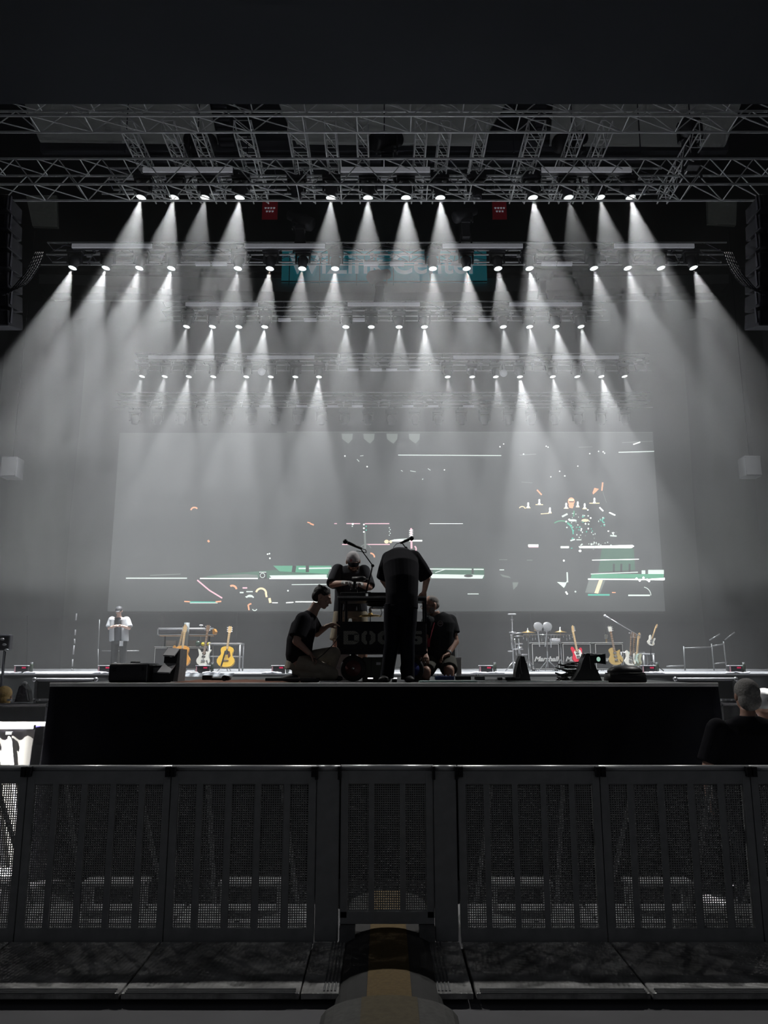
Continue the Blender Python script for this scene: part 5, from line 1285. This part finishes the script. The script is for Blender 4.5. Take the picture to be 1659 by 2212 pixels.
    if stand:
        st = thing('guitar_stand', 'low stand under: ' + label, 'guitar stand', (loc[0], loc[1] + .02, DECK), 'guitar stands')
        st['label'] = ('tubular stand holding the ' + label.replace('guitar', 'guitar'))[:110]
        h = loc[2] - DECK
        for s in (-1, 1):
            m = MB(); m.cyl((s * .05, .03, h + .05), (s * .17, -.12, 0.012), .011, n=8); m.build('leg', CHROME, st, True)
        m = MB(); m.cyl((0, .06, h + .12), (0, .30, .012), .011, n=8); m.build('leg', CHROME, st, True)
        m = MB(); m.cyl((-.08, .05, h + .02), (.08, .05, h + .02), .010, n=8); m.build('cradle', CHROME, st, True)
    return t
def onstage(px, py, Y): 
    p = W(px, py, Y); return V((p.x, p.y, p.z))
WOODY = mat('golden_spruce', (.85, .52, .07), .35); WGTR = mat('cream_guitar_paint', (.80, .78, .70), .3); REDG = mat('red_guitar_paint', (.65, .02, .05), .3)
GOLD = mat('gold_top_paint', (.50, .34, .12), .35, .2); SUNB = mat('amber_guitar_paint', (.70, .32, .06), .35)
YG = 20.0
g = lambda px: W(px, 1444, YG).x
guitar('golden acoustic guitar with dark strap in front of the metal table', (g(486), YG, DECK + .10), WOODY, 'acoustic', tilt=14, roll=3, sc=1.12)
guitar('pale double-cut electric guitar beside the yellow fruit-like shakers', (g(437), YG, DECK + .14), WGTR, 'double_cut', FRET, WGTR, tilt=14, roll=3, sc=1.12)
guitar('amber acoustic guitar half hidden behind the slanted rack', (g(388), YG + .1, DECK + .12), SUNB, 'acoustic', tilt=14, roll=1, sc=1.12)
guitar('brown guitar with slim neck leaning furthest left against the amplifiers', (g(364), YG + .6, DECK + .20), SUNB, 'electric', MAPLE, tilt=14, roll=8, sc=1.1)
guitar('red electric guitar with white guard before the middle amplifier', (g(1252), YG, DECK + .22), REDG, 'electric', MAPLE, WGTR, tilt=14, roll=-6, sc=1.0)
guitar('gold single-cut electric guitar before the right amplifier', (g(1333), YG, DECK + .16), GOLD, 'single_cut', FRET, None, tilt=14, roll=-4, sc=1.08, head_m=WGTR)
guitar('guitar with pale headstock showing just above the right amplifier', (g(1340), YG + 1.25, DECK + .16), mat('brown_guitar_paint', (.25, .1, .05), .4), 'single_cut', MAPLE, None, tilt=4, roll=4, sc=.86, head_m=WGTR)
# three guitars in a rack
for i, (px, rl, lab, mm) in enumerate([(1374, 10, 'left pale guitar of the three in the rack', WGTR), (1384, 10, 'middle pale guitar of the three in the rack', mat('mint_guitar_paint', (.55, .68, .6), .35)), (1394, 12, 'right orange-necked guitar of the three in the rack', mat('olive_guitar_paint', (.5, .5, .35), .4))]):
    guitar(lab, (g(px - 8), YG + .2 + i * .12, DECK + .14), mm, ['electric', 'double_cut', 'electric'][i], [FRET, FRET, MAPLE][i], None, tilt=12, roll=rl, sc=.92, stand=False, group='guitars in the rack')
t = thing('guitar_rack', 'tubular rack holding three guitars right of the amplifiers', 'rack', (g(1382), YG + .5, DECK))
for z_ in (.06, .48):
    m = MB(); m.cyl((-.35, -.1, z_), (.35, .1, z_), .014, n=8); m.build('rail', CHROME, t, True)
for s in (-1, 1): m = MB(); m.cyl((s * .33, s * .1, .0), (s * .33, s * .1, .5), .014, n=8); m.cyl((s * .33, s*.1 - .25, .012), (s * .33, s*.1 + .2, .012), .014, n=8); m.build('end_frame', CHROME, t, True)
# guitar held high on a tall stand
p = W(1404, 1394, YG); t = guitar('white guitar held high and tilted on a tall stand at far right', (p.x, YG, p.z), WGTR, 'electric', MAPLE, None, tilt=10, roll=24, sc=.62, stand=False)
t = thing('tall_guitar_stand', 'thin tall stand holding up the tilted white guitar', 'guitar stand', (p.x + .05, YG + .12, DECK))
m = MB(); m.cyl((0, 0, 0), (0, 0, p.z - DECK + .12), .014, n=8); m.build('pole', BLKM, t, True)
for k in range(3):
    m = MB(); m.cyl((0, 0, .25), (.3 * math.cos(k * 2.1), .3 * math.sin(k * 2.1), .012), .012, n=8); m.build('leg', BLKM, t, True)
m = MB(); m.cyl((0, 0, p.z - DECK + .08), (-.02, -.12, p.z - DECK + .12), .012, n=8); m.build('holder', BLKM, t)
# amplifier cabinets
AMPC = mat('black_amp_vinyl', (.02, .02, .02), .7); AMPG = mat('dark_amp_grille', (.030, .030, .032), .9, scale=90, var=.3); PIPE = mat('white_amp_piping', (.72, .72, .70), .5)
def amp(label, xa, xb, ya, yb, Y, logo=True):
    A, B = W(xa, ya, Y), W(xb, yb, Y); w_, h_ = B.x - A.x, A.z - DECK - .03
    t = thing('amplifier_cabinet', label, 'amplifier', ((A.x + B.x) / 2, Y, DECK + .03), 'guitar amplifier cabinets')
    m = MB(); m.bbox((0, .18, h_ / 2), (w_ - .008, .36, h_), .012); m.build('shell', AMPC, t)
    m = MB(); m.box((0, -.004, h_ / 2), (w_ * .92, .008, h_ * .92)); m.build('grille_cloth', AMPG, t)
    m = MB()
    for s in (-1, 1): m.box((s * w_ * .46, -.010, h_ / 2), (.014, .01, h_ * .92)); m.box((0, -.010, h_ / 2 + s * h_ * .46), (w_ * .92, .01, .014))
    m.build('piping', PIPE, t)
    m = MB(); m.bbox((0, .15, h_ + .006), (w_ * .98, .32, .012), .004); m.build('top_edge', PIPE, t)
    for s in (-1, 1):
        for q in (0, 1): m = MB(); m.cyl((s * w_ * .4 - .02, .06 + q * .24, -.012), (s * w_ * .4 + .02, .06 + q * .24, -.012), .018, n=10); m.build('caster', BLKP, t)
    if logo: text_part('Marshall', .17, PIPE, t, (0, -.014, h_ * .40), name='script_lettering', shear=.35, bold=.006, sx=1.1)
    return t
amp('left amplifier cabinet behind the chrome tripod', 1147, 1211, 1389, 1450, 20.6)
amp('middle amplifier cabinet behind the red guitar', 1213, 1280, 1389, 1450, 20.6)
amp('right amplifier cabinet behind the gold guitar', 1283, 1350, 1389, 1450, 20.6)
amp('wide amplifier cabinet at left behind the slanted rack', 333, 390, 1398, 1450, 20.9, False)
amp('second amplifier cabinet at left behind the pale guitar', 392, 449, 1398, 1450, 20.9, False)
# items on the amplifiers
p = W(1175, 1388, 20.7); boxthing('small_amplifier', 'small pale amplifier head on top of the left cabinet', 'amplifier', V((W(1200, 1385, 20.7).x, 20.75, p.z + .018)), (.24, .2, .085), WHITE, None)
# metal table at left
def table(label, xa, xb, ya, Y, deep=.5, cat='table', shelf=None):
    A, B = W(xa, ya, Y), W(xb, ya, Y); w_ = B.x - A.x; h_ = A.z - DECK
    t = thing('metal_table', label, cat, ((A.x + B.x) / 2, Y, DECK))
    m = MB(); m.bbox((0, deep / 2, h_ - .02), (w_, deep, .04), .008); m.build('table_top', ALU, t)
    for s in (-1, 1):
        for q in (0.02, deep - .02): m = MB(); m.cyl((s * (w_ / 2 - .03), q, 0), (s * (w_ / 2 - .03), q, h_ - .04), .022, n=10); m.build('leg', ALU, t, True)
    if shelf: m = MB(); m.bbox((0, deep / 2, h_ * shelf), (w_ - .08, deep - .04, .03), .006); m.build('shelf', ALU, t)
    return t
table('grey metal table with a shelf behind the golden acoustic guitar', 450, 521, 1389, 20.6, shelf=.52)
table('low metal bench right of the guitar rack', 1388, 1414, 1411, 20.4)
# keyboard-like long instrument above left amplifiers
A, B = W(339, 1358, 21.0), W(465, 1371, 21.0)
t = thing('long_keyboard', 'long grey keyboard case with orange ends raised above the left amplifiers', 'keyboard', ((A.x + B.x) / 2, 21.0, B.z))
w_, h_ = B.x - A.x, A.z - B.z
m = MB(); m.bbox((0, .15, h_ / 2), (w_ * .93, .28, h_ * .8), .02); m.build('body', mat('smoky_grey_case', (.10, .10, .11), .5), t)
m = MB()
for z_ in (0, h_): m.cyl((-w_ / 2 + .04, 0, z_), (w_ / 2 - .05, 0, z_), .018, n=8)
m.build('rail', ALU, t, True)
m = MB(); m.cyl((-w_ / 2 + .03, 0, 0), (-w_ / 2 + .03, 0, h_), .016, n=8); m.build('end_post', ALU, t)
m = MB(); m.prism([(w_ / 2 - .07, 0), (w_ / 2 - .02, .01), (w_ / 2, h_ / 2), (w_ / 2 - .04, h_), (w_ / 2 - .08, h_)], -.01, .28); m.build('orange_end', SUNB, t)
m = MB(); m.box((0, .12, -.03), (w_ * .9, .25, .02)); m.build('tray', mat('warm_wood', (.40, .22, .10), .6), t)
for s in (-1, 1): m = MB(); m.cyl((s * w_ * .38, .15, -(B.z - DECK)), (s * w_ * .38, .15, 0), .022, n=8); m.build('leg', BLKM, t, True)
m = MB(); m.cyl((0, 0, 0), (0, 0, .62), .07, n=16); o = m.build('grey_cylinder', mat('dull_grey_tube', (.20, .22, .22), .6), None, True); o.name = 'storage_tube'
o.location = (W(401, 1396, 20.95).x, 20.97, W(401, 1397, 20.9).z + .02); tag(o, 'dull grey upright tube on top of the left amplifiers', 'tube')
p = W(425, 1349, 20.9); t = thing('microphone_stand', 'thin stand with a small white disc rising behind the long keyboard', 'stand', (p.x, 21.4, DECK))
m = MB(); m.cyl((0, 0, 0), (0, 0, p.z - DECK), .008, n=6); m.build('pole', CHROME, t); m = MB(); m.ell((0, 0, p.z - DECK), (.055, .055, .02)); m.build('disc', WHITE, t, True)
m = MB(); m.cyl((0, 0, 0), (0, 0, .02), .12, n=18); m.build('foot', BLKM, t)
zt_ = W(829, 1398, 20.9).z + .02
for i, (px, c_, lab) in enumerate([(436, mat('yellow_shaker', (.95, .70, .04), .4), 'left yellow round shaker on the amplifier'), (449, mat('yellow_shaker', (.95, .70, .04), .4), 'right yellow round shaker on the amplifier')]):
    t = thing('shaker', lab, 'shaker', (W(px, 1392, 20.8).x, 20.95, zt_ + .05), 'round shakers'); m = MB(); m.ell((0, 0, .01), (.06, .06, .055)); m.build('ball', c_, t, True); m = MB(); m.cyl((0, 0, .06), (0, 0, .075), .02, n=8); m.build('cap', WHITE, t)
    m = MB(); m.cyl((0, 0, -.052), (0, 0, -.04), .04, n=12); m.build('base', BLKP, t)
t = thing('percussion_ball', 'dark glossy round percussion piece left of the yellow shakers', 'percussion', (W(425, 1390, 20.8).x, 20.95, zt_ + .075)); m = MB(); m.ell((0, 0, 0), .075); m.build('ball', mat('dark_green_gloss', (.05, .08, .06), .2), t, True); m = MB(); m.cyl((0,0,-.076),(0,0,-.05),.05,n=12); m.build('base', BLKP, t)
for i, (px, w2, lab) in enumerate([(366, .28, 'left pale cloth-covered box on the left amplifiers'), (413, .22, 'right pale cloth-covered box on the left amplifiers')]):
    boxthing('covered_box', lab, 'box', V((W(px, 1390, 20.9).x, 21.12, zt_)), (w2, .16, .16), mat('beige_cloth', (.30, .27, .24), .9), None)
# percussion set
PY = 19.9
def cymbal(label, px, py, w2, rad, colr=BRASS, tiltq=0):
    p = W(px, py, PY); t = thing('cymbal', label, 'cymbal', (p.x, PY + .05, DECK), 'cymbals of the percussion set'); h = p.z - DECK
    m = MB(); m.lathe([(rad, h - .02), (rad * .6, h), (rad * .2, h + .012), (rad * .16, h + .035), (.01, h + .045)], n=26); m.build('plate', colr, t, True)
    m = MB(); m.cyl((0, 0, .12), (0, 0, h + .11), .011, n=8); m.build('pole', CHROME, t, True)
    for k in range(3): m = MB(); m.cyl((0, 0, .30), (.24 * math.cos(.5 + k * 2.1), .24 * math.sin(.5 + k * 2.1), .01), .010, n=8); m.build('leg', CHROME, t, True)
    return t
cymbal('left brass cymbal of the percussion set', 1141, 1365, 0, .20); cymbal('right brass cymbal of the percussion set', 1211, 1364, 0, .17)
for i, (px, lab) in enumerate([(1160, 'left shiny round drum of the percussion pair'), (1180, 'right shiny round drum of the percussion pair')]):
    p = W(px, 1356, PY); t = thing('percussion_drum', lab, 'drum', (p.x, PY - .1, p.z), 'shiny round drums'); rt = Matrix.Rotation(R(68), 3, 'X')
    m = MB(); m.lathe([(.06, -.12), (.09, -.06), (.108, .03), (.11, .06)], rot=rt, n=26); m.build('shell', CHROME, t, True)
    m = MB(); m.lathe([(.112, .05), (.118, .055), (.118, .075), (.108, .077)], rot=rt, n=26); m.build('hoop', CHROME, t, True)
    m = MB(); m.lathe([(.105, .060), (.105, .066)], rot=rt, n=26); m.build('drum_head', mat('dull_drum_head', (.30, .29, .26), .3, .4), t, True)
    for k in range(4): m = MB(); a = k * 1.57 + .7; m.cyl(rt @ V((.12 * math.cos(a), .12 * math.sin(a), -.03)), rt @ V((.12 * math.cos(a), .12 * math.sin(a), .07)), .008, n=6); m.build('lug', CHROME, t)
    m = MB(); m.cyl((0, .03, -.05), ((1170 - px) * .005, .1, -(p.z - DECK) + .62), .014, n=8); m.build('mount', CHROME, t)
p = W(1182, 1400, PY); t = thing('tripod_stand', 'chrome tripod stand under the shiny drums with wide straight legs', 'stand', (p.x, PY, DECK))
hh = W(829, 1426, PY).z - DECK
m = MB(); m.cyl((0, 0, hh * .3), (0, 0, W(829, 1366, PY).z - DECK), .014, n=8); m.ell((0, 0, hh), .025); m.build('pole', CHROME, t, True)
for s, q in ((-1, -.1), (1, -.1), (0, .35)): m = MB(); m.cyl((0, 0, hh), (s * .27, q, .015), .012, n=8); m.build('leg', CHROME, t, True); 
# chime bar with hanging pieces
p = W(1185, 1371, PY); A, B = W(1130, 1372, PY), W(1236, 1368, PY)
t = thing('chime_bar', 'bar of hanging silver chimes below the cymbals', 'chimes', (p.x, PY - .02, p.z))
m = MB(t.location); m.cyl((A.x, PY - .02, p.z), (B.x, PY - .02, p.z), .010, n=8); m.build('bar', CHROME, t, True)
for k in range(17):
    x_ = A.x + (B.x - A.x) * k / 16; m = MB(t.location); L_ = .10 + .05 * math.sin(k * 2.3); m.cyl((x_, PY - .02, p.z - .015), (x_ + .01 * math.sin(k), PY - .02, p.z - .02 - L_), .009, n=7); m.build('chime', CHROME, t, True)
m = MB(t.location); m.cyl((p.x + .06, PY - .02, p.z), (p.x + .06, PY + .05, DECK + .6), .012, n=7); m.build('support', CHROME, t)
# tall percussion stand at left of the set
X_ = W(1108, 1400, PY).x; zz = lambda y: W(829, y, PY).z - DECK
t = thing('percussion_stand', 'tall chrome multi-clamp percussion stand with flat top plate', 'stand', (X_, PY, DECK))
m = MB(); m.cyl((0, 0, .02), (0, 0, zz(1330)), .016, n=8); m.ell((0, 0, zz(1338)), .03); m.build('pole', CHROME, t, True)
m = MB(); m.bbox((0, 0, zz(1327)), (.20, .10, .03), .01); m.build('top_plate', ALU, t)
for y_, dx, L_ in ((1366, .0, .17), (1391, .16, .18), (1402, .13, .25), (1407, -.07, .13), (1398, .17, .12)):
    m = MB(); m.cyl((dx - L_ / 2, 0, zz(y_)), (dx + L_ / 2, -.03, zz(y_)), .016, n=8); m.build('cross_bar', CHROME, t, True)
for dx, ya, yb in ((.05, 1381, 1403), (.15, 1381, 1400), (-.04, 1372, 1403), (.07, 1403, 1416), (.17, 1400, 1414), (.14, 1395, 1412)):
    m = MB(); m.cyl((dx, -.02, zz(ya)), (dx + .01, -.02, zz(yb)), .012, n=8); m.ell((dx, -.02, zz(ya)), .018); m.build('upright', CHROME, t, True)
m = MB(); m.cyl((.0, 0, zz(1369)), (.32, 0, zz(1366)), .011, n=8); m.cyl((.04, 0, zz(1374)), (.26, 0, zz(1374)), .009, n=8); m.build('arm', CHROME, t, True)
m = MB(); m.cyl((.0, 0, .30), (.02, 0, .02), .02, n=8); m.build('foot_tube', ALU, t)
for s in (-1, 1): m = MB(); m.cyl((0, 0, .25), (s * .22, -.08, .012), .012, n=8); m.build('leg', CHROME, t, True)
t = thing('seat_stool', 'small chrome stool frame with pale seat left of the amplifiers', 'stool', (W(1136, 1414, PY).x, PY + .2, DECK))
m = MB(); m.bbox((0, 0, zz(1414)), (.13, .14, .03), .01); m.build('seat', WHITE, t)
for s in (-1, 1):
    m = MB(); m.cyl((s * .04, 0, zz(1415)), (s * .11, 0, .01), .012, n=8); m.build('leg', CHROME, t, True)
# microphone boom
t = thing('microphone_stand', 'long diagonal microphone boom above the right amplifier', 'microphone stand', (W(1367, 1440, 20.2).x, 20.2, DECK))
A, B = W(1315, 1335, 20.2) - t.location, W(1383, 1374, 20.2) - t.location
m = MB(); m.cyl(A, B, .012, n=8); m.build('boom', CHROME, t, True); d_ = (A - B).normalized()
m = MB(); m.cyl(A + d_ * -.05, A + d_ * .1, .018, .024, 10); m.ell(A + d_ * .11, .035); m.build('microphone', WHITE, t, True)
m = MB(); c_ = A.lerp(B, .72); m.cyl((0, 0, 0), (c_.x, 0, c_.z), .010, n=8); m.build('pole', BLKM, t, True); m = MB(); m.ell((c_.x - .05, 0, c_.z - .05), (.03, .02, .015)); m.build('knob', CHROME, t)
m = MB(); m.cyl((0, 0, 0), (0, 0, .025), .13, n=18); m.build('foot', BLKM, t)
# small monitor boxes with red labels and bottles on the stage lip
REDL = mat('red_label', (.55, .02, .06), .5, emis=.25, ecol=(1, .02, .15))
for i, px in enumerate([45, 226, 437, 601, 1050, 1402, 1590]):
    lab = ['furthest left', 'second from left, near the black case', 'third, before the pale guitar', 'fourth, left of the kneeling person', 'right of the cart, near the tapering stand', 'behind the round black bag', 'furthest right'][i]
    X_ = W(px, 1450, 16.2).x
    t = thing('control_box', 'small red-labelled box on the stage lip, ' + lab, 'box', (X_, 16.25, DECK + .002), 'small boxes along the stage lip')
    m = MB(); m.bbox((0, 0, .075), (.27, .12, .15), .008); m.build('body', BLKP, t)
    m = MB(); m.bbox((0, 0, .155), (.29, .13, .012), .003); m.build('top_plate', WHITE, t)
    m = MB(); m.box((.06, -.062, .115), (.08, .004, .03)); m.build('red_label', REDL, t)
    m = MB(); m.box((-.12, -.062, .08), (.025, .004, .12)); m.build('white_edge', mat('pink_white_edge', (.7, .4, .45), .5), t)
    t = thing('bottle', 'dark bottle beside the lip box ' + lab, 'bottle', (X_ + .19, 16.25, DECK + .002), 'bottles along the stage lip')
    m = MB(); m.lathe([(.035, 0), (.036, .10), (.034, .17), (.022, .20)], n=14); m.build('glass', mat('dark_bottle_glass', (.05, .06, .05), .15), t, True); m = MB(); m.cyl((0, 0, .2), (0, 0, .225), .024, n=12); m.build('cap', WHITE, t)
    t = thing('crumpled_cloth', 'white cloth below the lip box ' + lab, 'cloth', (X_ + .02, 16.08, DECK + .002), 'crumpled cloths along the stage lip')
    m = MB()
    for k in range(9): m.ell((random.uniform(-.3, .3), random.uniform(-.03, .02), .012), (random.uniform(.04, .11), .03, random.uniform(.01, .03)), Matrix.Rotation(random.uniform(-.3, .3), 3, 'Y'))
    m.blob('folds', mat('white_crumpled_cloth', (.60, .60, .66), .7), t, .012, 2)
# translucent sheet folds at left lip
m = MB(); vs = []; n = 26
for j in range(6):
    for i in range(n):
        x_ = W(395, 1455, 15.9).x + (W(505, 1455, 15.9).x - W(395, 1455, 15.9).x) * i / (n - 1)
        vs.append((x_ - j * .03, 15.93 - .03 * j + .04 * math.sin(i * 1.3), DECK + .01 - j * .055))
k = len(vs); vs += [(x, y + .01, z) for x, y, z in vs]
m.add(vs, [(j*n+i, j*n+i+1, (j+1)*n+i+1, (j+1)*n+i) for j in range(5) for i in range(n-1)] + [(k+(j+1)*n+i, k+(j+1)*n+i+1, k+j*n+i+1, k+j*n+i) for j in range(5) for i in range(n-1)])
tag(m.build('plastic_sheet', mat('grey_plastic_sheet', (.30, .31, .33), .3), None, True), 'folded grey plastic sheet hanging over the stage lip at left', 'sheet')
# stair rails and frames at the stage sides
def frame(label, segs, Y, name='hand_rail', m_=ALUD, r_=.018, group=None, cat='rail'):
    c_ = W(*segs[0][0], Y); t = thing(name, label, cat, (c_.x, Y, DECK), group)
    for a, b in segs:
        p, q = W(*a, Y), W(*b, Y)
        for v_ in (p, q): v_.z = max(v_.z, DECK + .01)
        m = MB(t.location); m.cyl(p, q, r_, n=8); m.build('tube', m_, t, True)
    return t
frame('grey stair rail frame standing at the right of the main stage', [((1477, 1396), (1480, 1452)), ((1537, 1390), (1543, 1452)), ((1563, 1386), (1570, 1450)), ((1477, 1400), (1537, 1398)), ((1537, 1396), (1564, 1391)), ((1542, 1434), (1570, 1431)), ((1440, 1440), (1478, 1438)), ((1533, 1383), (1555, 1370)), ((1566, 1382), (1587, 1366))], 21)
frame('thin upright frame behind the grey-shirted standing person', [((215, 1338), (212, 1402)), ((220, 1406), (300, 1406)), ((212, 1402), (212, 1448))], 22, r_=.014)
frame('broken line of pale tape up a thin pole at the left of the main stage', [((165, 1325), (164, 1340)), ((163, 1360), (162, 1372)), ((161, 1380), (161, 1390)), ((160, 1394), (158, 1414)), ((157, 1424), (156, 1440)), ((155, 1444), (155, 1452))], 23, 'marked_pole', PALE, .022, cat='pole')
frame('dark thin pole with tape marks near the far left edge', [((59, 1330), (58, 1452)), ((59, 1340), (59, 1348))], 23, 'marked_pole', BLKM, .016, cat='pole')
# lamp device at far left edge
p = W(12, 1388, 14.8); t = thing('pit_lamp', 'small lamp head on a pole at the far left edge before the stage', 'lamp', (p.x, 14.8, -.06))
m = MB(); m.cyl((0, 0, 0), (0, 0, p.z + .06), .025, n=10); m.build('pole', BLKM, t, True)
m = MB(); m.bbox((0, 0, p.z + .06), (.22, .16, .30), .03); m.build('housing', LBODY, t)
for k in range(3): m = MB(); m.ell((-.03 + k * .05, -.08, p.z + .12 - k * .1), (.045, .02, .025)); m.build('reflector', CHROME, t, True)
m = MB(); m.cyl((0, 0, 0), (0, 0, .03), .2, n=20); m.build('foot', BLKM, t)
# pale boxes on the wing curtains
for i, (px, py) in enumerate([(26, 1012), (1620, 1010)]):
    p = W(px, py, 20); t = thing('side_fill_speaker', 'pale boxy speaker hanging at the %s edge halfway up' % ('left', 'right')[i], 'loudspeaker', p, 'pale side speakers')
    m = MB(); m.bbox((0, 0, 0), (.45, .4, .55), .02); m.build('cabinet', mat('pale_speaker_paint', (.05, .05, .055), .6), t); m = MB(); m.box((0, -.204, 0), (.38, .01, .48)); m.build('grille', mat('grey_grille', (.08, .08, .085), .7), t)
    m = MB(); m.cyl((0, 0, .28), (0, 0, 7), .006, n=6); m.build('hanging_rod', BLKM, t)

# ================================================================== BETWEEN THE STAGES
def rail_unit(label, xa, xb, ya, Y, zb_, name='barricade', panel=None, feet=True):
    A, B = W(xa, ya, Y), W(xb, ya, Y)
    t = thing(name, label, 'barricade', ((A.x + B.x) / 2, Y, -.06)); w_ = B.x - A.x; h_ = A.z + .06
    m = MB(); m.cyl((-w_ / 2, 0, h_), (w_ / 2, 0, h_), .028, n=10); m.build('top_rail', PALE, t, True)
    m = MB(); m.box((0, .03, h_ / 2), (w_, .03, h_ - .06)); m.build('panel', panel or mat('dark_panel_cloth', (.05, .053, .055), .8), t)
    for s in (-1, 1): m = MB(); m.bbox((s * (w_ / 2 - .03), 0, h_ / 2), (.05, .05, h_), .006); m.build('post', ALUD, t); m = MB(); m.ell((s * w_ / 2, -.02, h_), .045); m.build('end_knob', CHROME, t, True)
    return t
rail_unit('pale-topped barricade left of the small stage, nearest the main stage', 76, 208, 1468, 14.6, 0)
rail_unit('pale-topped barricade right of the small stage, nearest the main stage', 1458, 1588, 1467, 14.6, 0)
t = rail_unit('lower dark barricade at left behind the white barrier', -40, 108, 1523, 11.4, 0)
t = rail_unit('lower dark barricade at right behind the grey-haired person', 1552, 1700, 1521, 11.4, 0)
for s, xs in ((-1, [20, 34, 74, 80, 92, 100]), (1, [1562, 1573, 1584, 1592])):
    for k, px in enumerate(xs):
        p = W(px, 1519, 11.4); o = MB(); o.bbox((p.x, 11.4, p.z + .045), (.06 + .02 * (k % 2), .05, .03), .008)
        tag(o.build('barricade_clip', CHROME), '%s chrome clip from the left on the %s lower dark barricade' % (NTH[k], ('right', 'left')[s < 0]), 'clip', 'chrome clips on the lower barricades')
p = W(55, 1520, 11.5); t = thing('backpack', 'black wedge-shaped pack with silver strap sitting on the lower left barricade', 'bag', (p.x, 11.42, p.z + .03))
m = MB(); m.prism([(-.10, 0), (.12, 0), (.08, .17), (.02, .25), (-.05, .22)], -.06, .06); m.build('body', BLKP, t)
m = MB(); m.tube([(.0, -.066, .25), (.06, -.066, .18), (.10, -.066, .02)], .012, 6); m.build('strap', CHROME, t); m = MB(); m.ell((.0, 0, .26), (.04, .03, .03)); m.build('top_handle', WHITE, t, True)
# big white barrier with cloth, lower left
Yw = 8.2; A, B = W(-60, 1572, Yw), W(76, 1566, Yw)
t = thing('white_barrier', 'white-topped barrier with pale cloth front at the lower left edge', 'barrier', (B.x, Yw, -.06)); zt2 = B.z + .06
WB = mat('white_barrier_paint', (.85, .85, .92), .5); PC = mat('pale_barrier_cloth', (.80, .78, .74), .85, scale=3, var=.2); translucent(PC, .75)
m = MB()
m.bbox((-.42, 0, zt2 - .02), (.84, .06, .05), .01); m.bbox((-.34, .36, zt2 - .02), (.7, .05, .05), .01)
m.bbox((-.17, .18, zt2 - .02), (.06, .42, .05), .01, Matrix.Rotation(R(38), 3, 'Z')); m.build('top_frame', WB, t)
m = MB(); m.box((-.42, .19, zt2 - .045), (.66, .30, .01)); m.build('purple_lit_top', mat('purple_light_colour', (.05, .03, .35), .6), t)  # purple light on the barrier top, put into its colour
m = MB(); vs = []; n = 30
for j in range(8):
    for i in range(n):
        vs.append((-.84 + .83 * i / (n - 1) - .03 * math.sin(j * .55) * (i / n), .015 + .012 * math.sin(i * 1.1) , (zt2 - .05) * (1 - j / 7)))
k = len(vs); vs += [(x, y + .012, z) for x, y, z in vs]
m.add(vs, [(j*n+i, j*n+i+1, (j+1)*n+i+1, (j+1)*n+i) for j in range(7) for i in range(n-1)] + [(k+(j+1)*n+i, k+(j+1)*n+i+1, k+j*n+i+1, k+j*n+i) for j in range(7) for i in range(n-1)])
m.build('cloth_front', PC, t, True)
for x_ in (-.78, -.42, -.24):
    m = MB(); m.cyl((x_, -.03, zt2 - .10), (x_ + .24, -.05, .02), .018, n=8); m.build('diagonal_tube', WB, t, True); m = MB(); m.bbox((x_, -.04, zt2 - .08), (.07, .03, .035), .006); m.build('bracket', ALUD, t)
o2 = dup(t, (-B.x - .03, Yw, -.06), 'white-topped barrier with pale cloth front behind the grey-haired person at right'); o2.scale.x = -1
# white slabs added for the strongly lit pit floor behind the barrier ends
for i, (x_, y_, w2, d2) in enumerate([(-3.9, 7.4, .9, .8), (4.0, 7.3, .8, .7)]):
    m = MB(); m.bbox((x_, y_, -.045), (w2, d2, .03), .006); tag(m.build('lit_floor_patch', WHITE), 'white patch added for the lit pit floor at the %s, seen through the mesh' % ('left', 'right')[i], 'board', 'added white patches for the lit pit floor')
# ================================================================== HAZE
for k, (za_, zb2, dens) in enumerate(HAZE):
    hm = bpy.data.materials.new('stage_haze'); hm.use_nodes = True; nt = hm.node_tree; nt.nodes.clear()
    no = nt.nodes.new('ShaderNodeOutputMaterial'); vs_ = nt.nodes.new('ShaderNodeVolumeScatter')
    vs_.inputs['Density'].default_value = dens; vs_.inputs['Anisotropy'].default_value = 0.0
    nt.links.new(vs_.outputs[0], no.inputs['Volume'])
    m = MB(); m.box((0, 23.05, (za_ + zb2) / 2), (44, 19.7, zb2 - za_ - .003)); o = m.build('haze', hm)
    tag(o, ['thinnest haze layer low over the main stage', 'middle haze layer around the video screen', 'thickest haze layer up among the lamp beams'][k], 'haze', kind='stuff')
